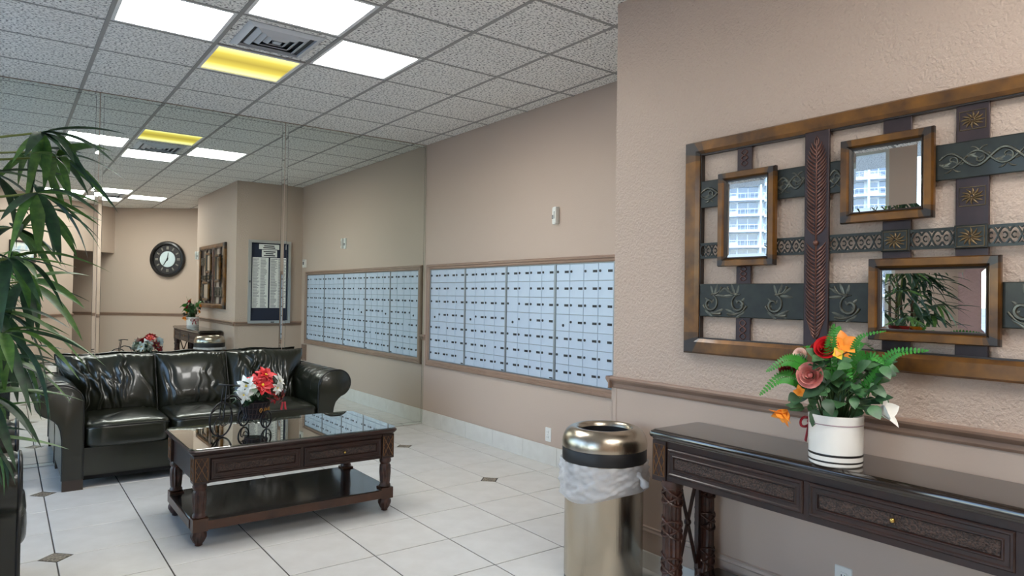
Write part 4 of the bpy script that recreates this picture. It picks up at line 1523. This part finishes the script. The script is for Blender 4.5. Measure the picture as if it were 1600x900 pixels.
RB, FB = Vector((.469, -.883, 0)), Vector((.883, .469, 0))
bq = thing('mixed_bouquet', 'bouquet of roses, lily, calla and fern fronds in the white pot', 'flowers', (PX_, PY_, PZ_ + .165))
def B(u, z, f=0.0):
    return RB * u + FB * f + Vector((0, 0, z - PZ_ - .165))
rnd = random.Random(21)
back = -FB
def toward(u, z):
    return (-FB * .85 + RB * u * 3 + Vector((0, 0, (z - 1.05) * 2.2))).normalized()
core = Vector((0, 0, .01))
stems = MB()
def stem_to(p):
    stems.tube([core + Vector((p.x * .15, p.y * .15, -.08)), core + (p - core) * .5 + Vector((0, 0, .02)), p], .0022, 5)
for u, z, f, r, m, nm in ((-.083, 1.130, -.085, .040, 'rose_pink', 'rose'), (-.160, 1.150, -.04, .030, 'rose_dark', 'rose'), (-.120, 1.198, -.03, .022, 'rose_pale', 'rose'), (-.032, 1.228, -.05, .036, 'petal_red', 'carnation'), (-.055, 1.218, -.03, .028, 'rose_dark', 'carnation')):
    p = B(u, z, f)
    rose(bq, p, toward(u, z), r, m, nm)
    stem_to(p)
for u, z, f, r, m, cnt, tl, nm in ((.022, 1.238, -.04, .055, 'petal_orange', 5, .95, 'orange_lily'), (-.160, 1.0, -.06, .066, 'petal_orange', 6, .55, 'orange_tulip'), (-.112, 1.065, -.05, .032, 'petal_orange', 5, .7, 'orange_bud'), (.135, 1.010, -.06, .072, 'petal_white', 4, .62, 'white_calla'), (.005, 1.205, -.06, .03, 'petal_yellow', 4, .6, 'cream_bud')):
    p = B(u, z, f)
    ax = toward(u, z) if nm != 'orange_tulip' else (RB * -.45 + Vector((0, 0, -.7)) - FB * .3)
    if nm == 'white_calla':
        ax = RB * .8 + Vector((0, 0, .35)) - FB * .4
    open_flower(bq, p, ax, r, m, cnt, tl, nm, .36)
    stem_to(p)
for path, w, n in ((((-.08, 1.13), (-.12, 1.17), (-.165, 1.178), (-.225, 1.14)), .034, 22), (((-.09, 1.06), (-.13, 1.108), (-.185, 1.112), (-.25, 1.05)), .036, 24), (((-.012, 1.12), (-.018, 1.20), (-.016, 1.26), (-.008, 1.315)), .030, 18),
                   (((.05, 1.12), (.052, 1.21), (.075, 1.272), (.15, 1.297)), .016, 24), (((.10, 1.06), (.128, 1.15), (.18, 1.222), (.272, 1.238)), .030, 26), (((.04, 1.10), (.07, 1.17), (.11, 1.205), (.145, 1.185)), .030, 16), (((.03, 1.08), (.05, 1.15), (.075, 1.20), (.085, 1.225)), .032, 14), (((.06, 1.06), (.095, 1.10), (.125, 1.14), (.13, 1.175)), .032, 14),
                   (((-.03, 1.1), (.01, 1.15), (.03, 1.16), (.05, 1.13)), .028, 12)):
    q = rnd.uniform(-.11, -.06)
    fern(bq, [B(u, z, q * (.4 + .3 * k)) for k, (u, z) in enumerate(path)], w, 'fern_green', n, tuple(-FB + Vector((0, 0, .4))))
# back side of the bouquet, seen in the big mirror
for path in (((-.03, 1.08), (-.07, 1.18), (-.10, 1.22), (-.15, 1.2)), ((.02, 1.1), (.06, 1.2), (.09, 1.24), (.14, 1.2)), ((0, 1.1), (.0, 1.2), (.0, 1.27), (.01, 1.3))):
    fern(bq, [B(u, z, .05 + .025 * k) for k, (u, z) in enumerate(path)], .034, 'fern_green', 16)
for u, z in ((-.09, 1.12), (.05, 1.17), (.0, 1.08)):
    p = B(u, z, .09)
    rose(bq, p, FB + Vector((0, 0, .4)), .03, 'rose_pale' if u < 0 else 'petal_orange', 'rose')
for k in range(110):
    u = rnd.uniform(-.13, .15)
    z = rnd.uniform(1.02, 1.21) - abs(u) * .22
    f = rnd.uniform(-.11, .08)
    p = B(u, z, f)
    d = (RB * (u * 4 + rnd.uniform(-.7, .7)) + FB * (f * 3 - .3) + Vector((0, 0, rnd.uniform(-.7, .5))))
    mb = MB()
    leaf_into(mb, (0, 0, 0), d, -FB + Vector((0, 0, .8)), rnd.uniform(.045, .075), rnd.uniform(.016, .024), rnd.uniform(.1, .5), .12, 6, .7)
    mb.build('leaf', 'leaf_green' if k % 3 else 'dark_leaf', bq, True, 0, loc=p)
    if k % 2 == 0:
        stem_to(p)
stems.build('stems', 'stem_green', bq, True, 0)

# ------------------------------------------------------------------ wrought iron tricycle planter with poinsettias on the coffee table
OX, OY_, OZ = 1.294, 4.455, .5412
tri = thing('tricycle_planter', 'black wrought iron tricycle planter on the glass coffee table', 'planter', (OX, OY_, OZ))
E_ = Vector((-.79, -.613, 0))
LT = Vector((.613, -.79, 0))
def Wp(a, l, z):
    return E_ * a + LT * l + Vector((0, 0, z))
def wheel(a, l, r, name, spokes=True, tr=.0055):
    w = MB()
    w.tube([Wp(a + r * math.cos(2 * math.pi * k / 36), l, r + .0055 + r * math.sin(2 * math.pi * k / 36)) for k in range(36)], tr, 7, True)
    wo = w.build(name, 'wrought_iron', tri, True, 60)
    s = MB()
    for k in range(3):
        a0 = 2 * math.pi * k / 3 + .5
        pts = []
        for q in range(16):
            t = q / 15
            rr = r * (1 - t * .86)
            an = a0 + t * 2.6
            pts.append(Wp(a + rr * math.cos(an), l, r + .004 + rr * math.sin(an)))
        # end curl
        e0 = pts[-1]
        s.tube(pts, .0034, 5)
    s.build('scroll_spoke', 'wrought_iron', wo, True, 60)
wheel(.317, 0, .098, 'front_wheel')
wheel(0, .082, .052, 'rear_wheel')
wheel(0, -.082, .052, 'rear_wheel')
MB().tube([Wp(0, -.09, .056), Wp(0, .09, .056)], .0035, 7).build('rear_axle', 'wrought_iron', tri, True)
fk = MB()
for l in (-.014, .014):
    fk.tube([Wp(.317, l, .102), Wp(.300, l, .21), Wp(.285, l * .7, .30)], .0038, 6)
fk.tube([Wp(.317, -.016, .102), Wp(.317, .016, .102)], .004, 6)
fk.build('fork', 'wrought_iron', tri, True, 60)
hb_ = MB()
hb_.tube([Wp(.25, -.075, .296), Wp(.283, -.05, .302), Wp(.287, 0, .303), Wp(.283, .05, .302), Wp(.25, .075, .296)], .0045, 7)
hb_.build('handlebar', 'wrought_iron', tri, True, 60)
fb_ = MB()
for l in (-.008, .008):
    fb_.tube([Wp(.295, l, .215), Wp(.25, l, .235), Wp(.19, l, .225), Wp(.14, l, .19), Wp(.10, l, .14), Wp(.09, l, .09), Wp(.11, l, .06)], .004, 6)
fb_.tube([Wp(.19, 0, .222), Wp(.15, 0, .15), Wp(.16, 0, .10), Wp(.18, 0, .09), Wp(.185, 0, .105)], .003, 6)
fb_.build('frame_tube', 'wrought_iron', tri, True, 60)
bk = MB()
for k in range(20):
    a = 2 * math.pi * k / 20
    bk.tube([Wp(.055 * math.cos(a), .055 * math.sin(a), .062), Wp(.072 * math.cos(a + .12), .072 * math.sin(a + .12), .10), Wp(.090 * math.cos(a + .2), .090 * math.sin(a + .2), .165)], .003, 5)
for r_, z_ in ((.055, .062), (.07, .095), (.082, .13), (.091, .165)):
    bk.tube([Wp(r_ * math.cos(2 * math.pi * k / 28), r_ * math.sin(2 * math.pi * k / 28), z_) for k in range(28)], .0036, 5, True)
bk.build('basket', 'basket_wire', tri, True, 60)
MB().lathe([(.045, .064), (.064, .095), (.076, .13), (.084, .162), (.07, .166), (.01, .17)], seg=24).build('moss_liner', 'moss_liner', tri, True)
sc = MB()
for k in range(7):
    a = math.radians(-30 + 22 * k)
    c = Wp(.078 * math.sin(a) * -1, .078 * math.cos(a), .115)
    n_ = (E_ * -math.sin(a) + LT * math.cos(a))
    tg = (E_ * -math.cos(a) - LT * math.sin(a))
    sc.tube([c + n_ * .006 + tg * .011 * math.cos(q * .7) * (1 - q / 14) + Vector((0, 0, .018 * math.sin(q * .7) * (1 - q / 14))) for q in range(12)], .0028, 5)
sc.build('gilt_scroll', 'basket_gold', tri, True, 60)

pz = thing('poinsettia_bouquet', 'red and white poinsettia flowers standing in the tricycle planter', 'flowers', (OX, OY_, OZ + .165))
rnd = random.Random(8)
def Pz(x, y, z):
    return Vector((x - OX, y - OY_, z - OZ - .165))
FL = [(1.225, 4.40, .812, 'petal_white', .078, (-.6, -.6, .35)), (1.20, 4.36, .765, 'petal_white', .062, (-.6, -.7, .0)), (1.315, 4.38, .815, 'petal_red', .080, (0, -.8, .45)), (1.345, 4.42, .872, 'petal_red', .074, (.2, -.6, .7)), (1.278, 4.41, .842, 'petal_red', .06, (-.3, -.6, .7)),
      (1.435, 4.43, .828, 'petal_white', .066, (.7, -.5, .35)), (1.41, 4.39, .79, 'petal_white', .052, (.5, -.8, .1)), (1.44, 4.40, .735, 'rose_dark', .055, (.8, -.5, -.2)), (1.30, 4.52, .80, 'petal_white', .075, (-.1, .8, .4)), (1.24, 4.52, .775, 'petal_white', .062, (-.5, .7, .2)),
      (1.38, 4.53, .79, 'rose_dark', .065, (.5, .7, .2)), (1.33, 4.50, .865, 'petal_red', .06, (0, .5, .8)), (1.42, 4.50, .72, 'petal_red', .055, (.8, .4, -.1))]
sm = MB()
for x, y, z, m, r, ax in FL:
    p = Pz(x, y, z)
    poinsettia(pz, p, ax, r, m, rnd)
    sm.tube([(0, 0, -.02), p * .5 + Vector((0, 0, .02)), p], .0022, 5)
sm.build('stems', 'stem_green', pz, True, 0)
for k in range(80):
    a = rnd.uniform(0, 6.28)
    z = rnd.uniform(.01, .12)
    r = rnd.uniform(.03, .10)
    p = Vector((r * math.cos(a), r * math.sin(a), z))
    mb = MB()
    leaf_into(mb, (0, 0, 0), (math.cos(a), math.sin(a), rnd.uniform(-.6, .5)), (0, 0, 1), rnd.uniform(.05, .085), rnd.uniform(.013, .020), rnd.uniform(0, .5), .15, 5)
    mb.build('leaf', 'dark_leaf', pz, True, 0, loc=p)
rb = MB()
for dx in (0, .014):
    rb.loft([[Pz(1.44 + dx, 4.39, .70), Pz(1.452 + dx, 4.39, .70), Pz(1.452 + dx, 4.392, .70), Pz(1.44 + dx, 4.392, .70)], [Pz(1.425 + dx * 2, 4.37, .655), Pz(1.437 + dx * 2, 4.37, .65), Pz(1.437 + dx * 2, 4.372, .65), Pz(1.425 + dx * 2, 4.372, .655)]])
rb.build('ribbon_tail', 'red_ribbon', pz)

# ------------------------------------------------------------------ tall potted palm at the left edge
PLX, PLY = -.58, 2.58
pl = thing('potted_palm', 'tall potted palm with long drooping leaves at the left edge', 'plant', (PLX, PLY, 0))
MB().lathe([(.15, 0), (.165, .01), (.19, .34), (.205, .36), (.205, .40), (.19, .40), (.185, .36)], seg=32).build('planter', 'planter_glaze', pl, True)
MB().lathe([(.186, .352), (.1, .366), (.01, .37)], seg=24).build('soil', 'soil', pl, True)
rnd = random.Random(33)
LM = []
for v in range(7):
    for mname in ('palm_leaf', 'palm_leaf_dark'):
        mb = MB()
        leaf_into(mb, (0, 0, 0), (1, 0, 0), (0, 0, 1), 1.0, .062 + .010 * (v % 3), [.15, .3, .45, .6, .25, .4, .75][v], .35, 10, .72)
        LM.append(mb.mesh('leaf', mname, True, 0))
CL = [(.04, 2.40, 1.85), (.08, 2.5, 1.80), (.03, 2.75, 1.85), (.03, 2.35, 1.668), (.06, 2.7, 1.66), (-.03, 2.35, 1.48), (.01, 2.6, 1.421), (-.04, 2.3, 1.278), (-.05, 2.6, 1.181), (-.07, 2.4, 1.10), (-.12, 2.6, 1.00), (-.10, 2.7, 1.06), (-.03, 2.8, 1.2), (-.02, 2.8, 1.60), (-.05, 2.5, 1.33), (-.08, 2.62, 1.75), (-.10, 2.45, .98)]
for k in range(14):
    a = rnd.uniform(2.7, 6.0)
    rr = rnd.uniform(.15, .42)
    CL.append((PLX + rr * math.cos(a), PLY + rr * math.sin(a), rnd.uniform(1.0, 1.95)))
stem_ends = []
tr = MB()
for k in range(5):
    a = 2 * math.pi * k / 5
    top = Vector((.10 * math.cos(a), .10 * math.sin(a), rnd.uniform(1.5, 1.75)))
    base_ = Vector((.05 * math.cos(a), .05 * math.sin(a), .35))
    tr.tube([base_, (base_ + top) / 2 + Vector((.03 * math.cos(a + 1), .03 * math.sin(a + 1), 0)), top], .013, 8, radii=[.015, .013, .009])
    stem_ends.append((base_, top))
tr.build('trunk', 'palm_trunk', pl, True, 0)
br = MB()
for cx_, cy_, cz_ in CL:
    c = Vector((cx_ + (.04 if cx_ > -.12 else 0) - PLX, cy_ - PLY, cz_))
    base_, top = min(stem_ends, key=lambda e: (e[1].xy - c.xy).length)
    tz = max(.1, min(.95, (cz_ - .55) / (top.z)))
    s0 = base_ + (top - base_) * min(.98, max(.15, (cz_ - .30 - base_.z) / (top.z - base_.z)))
    mid = (s0 + c) / 2 + Vector((0, 0, .10))
    br.tube([s0, mid, c], .005, 6, radii=[.006, .0045, .003])
    out = Vector((c.x - s0.x, c.y - s0.y, 0))
    if out.length < .05:
        out = Vector((rnd.uniform(-1, 1), rnd.uniform(-1, 1), 0))
    out.normalize()
    nl = 10 if cx_ > -.12 else 8
    for q in range(nl):
        az = (q / (nl - 1) - .5) * 3.6 + rnd.uniform(-.25, .25)
        d = Vector((out.x * math.cos(az) - out.y * math.sin(az), out.x * math.sin(az) + out.y * math.cos(az), rnd.uniform(-.55, .55) - .1 * abs(az)))
        d.normalize()
        dd, s, nz = frame_of(d, (rnd.uniform(-.35, .35), rnd.uniform(-.35, .35), 1))
        ln = rnd.uniform(.16, .25)
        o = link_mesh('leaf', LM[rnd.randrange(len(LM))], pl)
        mtx = Matrix(((dd.x, s.x, nz.x, c.x), (dd.y, s.y, nz.y, c.y), (dd.z, s.z, nz.z, c.z), (0, 0, 0, 1)))
        o.matrix_local = mtx @ Matrix.Diagonal((ln, ln, ln, 1))
br.build('branches', 'palm_stem', pl, True, 0)
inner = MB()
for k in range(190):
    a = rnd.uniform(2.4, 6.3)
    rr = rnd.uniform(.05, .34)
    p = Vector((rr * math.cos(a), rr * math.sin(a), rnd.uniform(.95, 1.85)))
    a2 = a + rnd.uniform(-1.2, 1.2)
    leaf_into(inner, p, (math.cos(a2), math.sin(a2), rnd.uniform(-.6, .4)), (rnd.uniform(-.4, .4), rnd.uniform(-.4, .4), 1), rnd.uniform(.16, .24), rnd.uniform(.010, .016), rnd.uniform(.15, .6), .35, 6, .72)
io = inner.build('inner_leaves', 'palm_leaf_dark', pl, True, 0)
io['kind'] = 'stuff'
# ------------------------------------------------------------------ outdoors, seen through the windows in the small mirrors
struct(MB().box(-260, -3.5, -150, 220, -.6, -.35).build('ground', 'street_ground'))
bd = thing('apartment_building', 'white apartment building with balconies, reflected in the tall small mirror', 'building', (-108, 68, -.35), math.radians(58.5))
NF, FH, BW = 11, 2.85, 46.0
MB().box(-BW / 2, BW / 2, 0, 12, 0, NF * FH + 1).build('wall', 'facade_white', bd)
slab_me = MB().box(-BW / 2, BW / 2, -1.8, 0, -.28, 0).mesh('balcony_slab', 'facade_white')
fin_me = MB().box(-.16, .16, -1.75, 0, 0, NF * FH).mesh('balcony_fin', 'facade_white')
rb_ = MB()
rb_.box(-BW / 2, BW / 2, -1.72, -1.66, 1.0, 1.08).box(-BW / 2, BW / 2, -1.72, -1.66, .08, .14)
for k in range(58):
    x = -BW / 2 + .2 + k * .8
    rb_.box(x - .02, x + .02, -1.71, -1.67, .14, 1.0)
rail_me = rb_.mesh('balcony_rail', 'facade_rail')
win_me = MB().box(-1.7, 1.7, -.06, .0, .1, 2.4).mesh('window', 'facade_glass')
win2_me = MB().box(-.55, .55, -.06, .0, .9, 2.2).mesh('window', 'facade_glass')
fr_me = MB().box(-.05, .05, -.09, -.05, .1, 2.25).mesh('window_post', 'facade_white')
for f in range(NF):
    z = f * FH
    if f:
        link_mesh('balcony_slab', slab_me, bd, (0, 0, z))
        link_mesh('balcony_rail', rail_me, bd, (0, 0, z))
    for k in range(8):
        x = -BW / 2 + 2.9 + k * 5.75
        w_ = link_mesh('window', win_me, bd, (x - .6, 0, z))
        link_mesh('window_post', fr_me, w_, (0, 0, 0))
        link_mesh('window', win2_me, bd, (x + 1.9, 0, z))
for k in range(9):
    link_mesh('balcony_fin', fin_me, bd, (-BW / 2 + k * 5.75 - (.0 if k else -.2), 0, 0))
rnd = random.Random(3)
TL = ['leafy street tree in front of the apartment building, first from its left end', 'leafy street tree in front of the apartment building, second from its left end', 'leafy street tree in front of the apartment building, third from its left end',
      'leafy street tree in front of the apartment building, fourth from its left end', 'leafy street tree in front of the apartment building, rightmost']
for k in range(5):
    x = -16 + k * 8.0
    a = math.radians(58.5)
    y = -9 - 2 * (k % 2)
    wx, wy = -108 + x * math.cos(a) - y * math.sin(a), 68 + x * math.sin(a) + y * math.cos(a)
    t = thing('street_tree', TL[k], 'tree', (wx, wy, -.35), 0, 'street trees by the apartment building')
    MB().tube([(0, 0, 0), (.1, 0, 3), (0, .1, 5)], .2, 8, radii=[.28, .22, .15]).build('trunk', 'palm_trunk', t, True)
    cr = MB()
    for q in range(300):
        d = sph_dir(rnd.uniform(0, 6.28), rnd.uniform(-.6, 1.5))
        p = Vector((0, 0, 5.6)) + Vector((d.x * 2.8, d.y * 2.8, d.z * 2.6)) * rnd.uniform(.55, 1)
        leaf_into(cr, p, (d.x, d.y, d.z * .5 + rnd.uniform(-.6, .4)), (0, 0, 1), rnd.uniform(.8, 1.4), .22, .4, .2, 4)
    cr.build('crown', 'tree_crown', t, True, 0)

# sun on the far side of the building: it lights the street, not the lobby
sun = bpy.data.lights.new('sun', 'SUN')
sun.energy = 1.5
sun.angle = math.radians(.6)
so = bpy.data.objects.new('sun', sun)
COL.objects.link(so)
so.rotation_euler = Vector((-.62, .30, -.72)).to_track_quat('-Z', 'Y').to_euler()
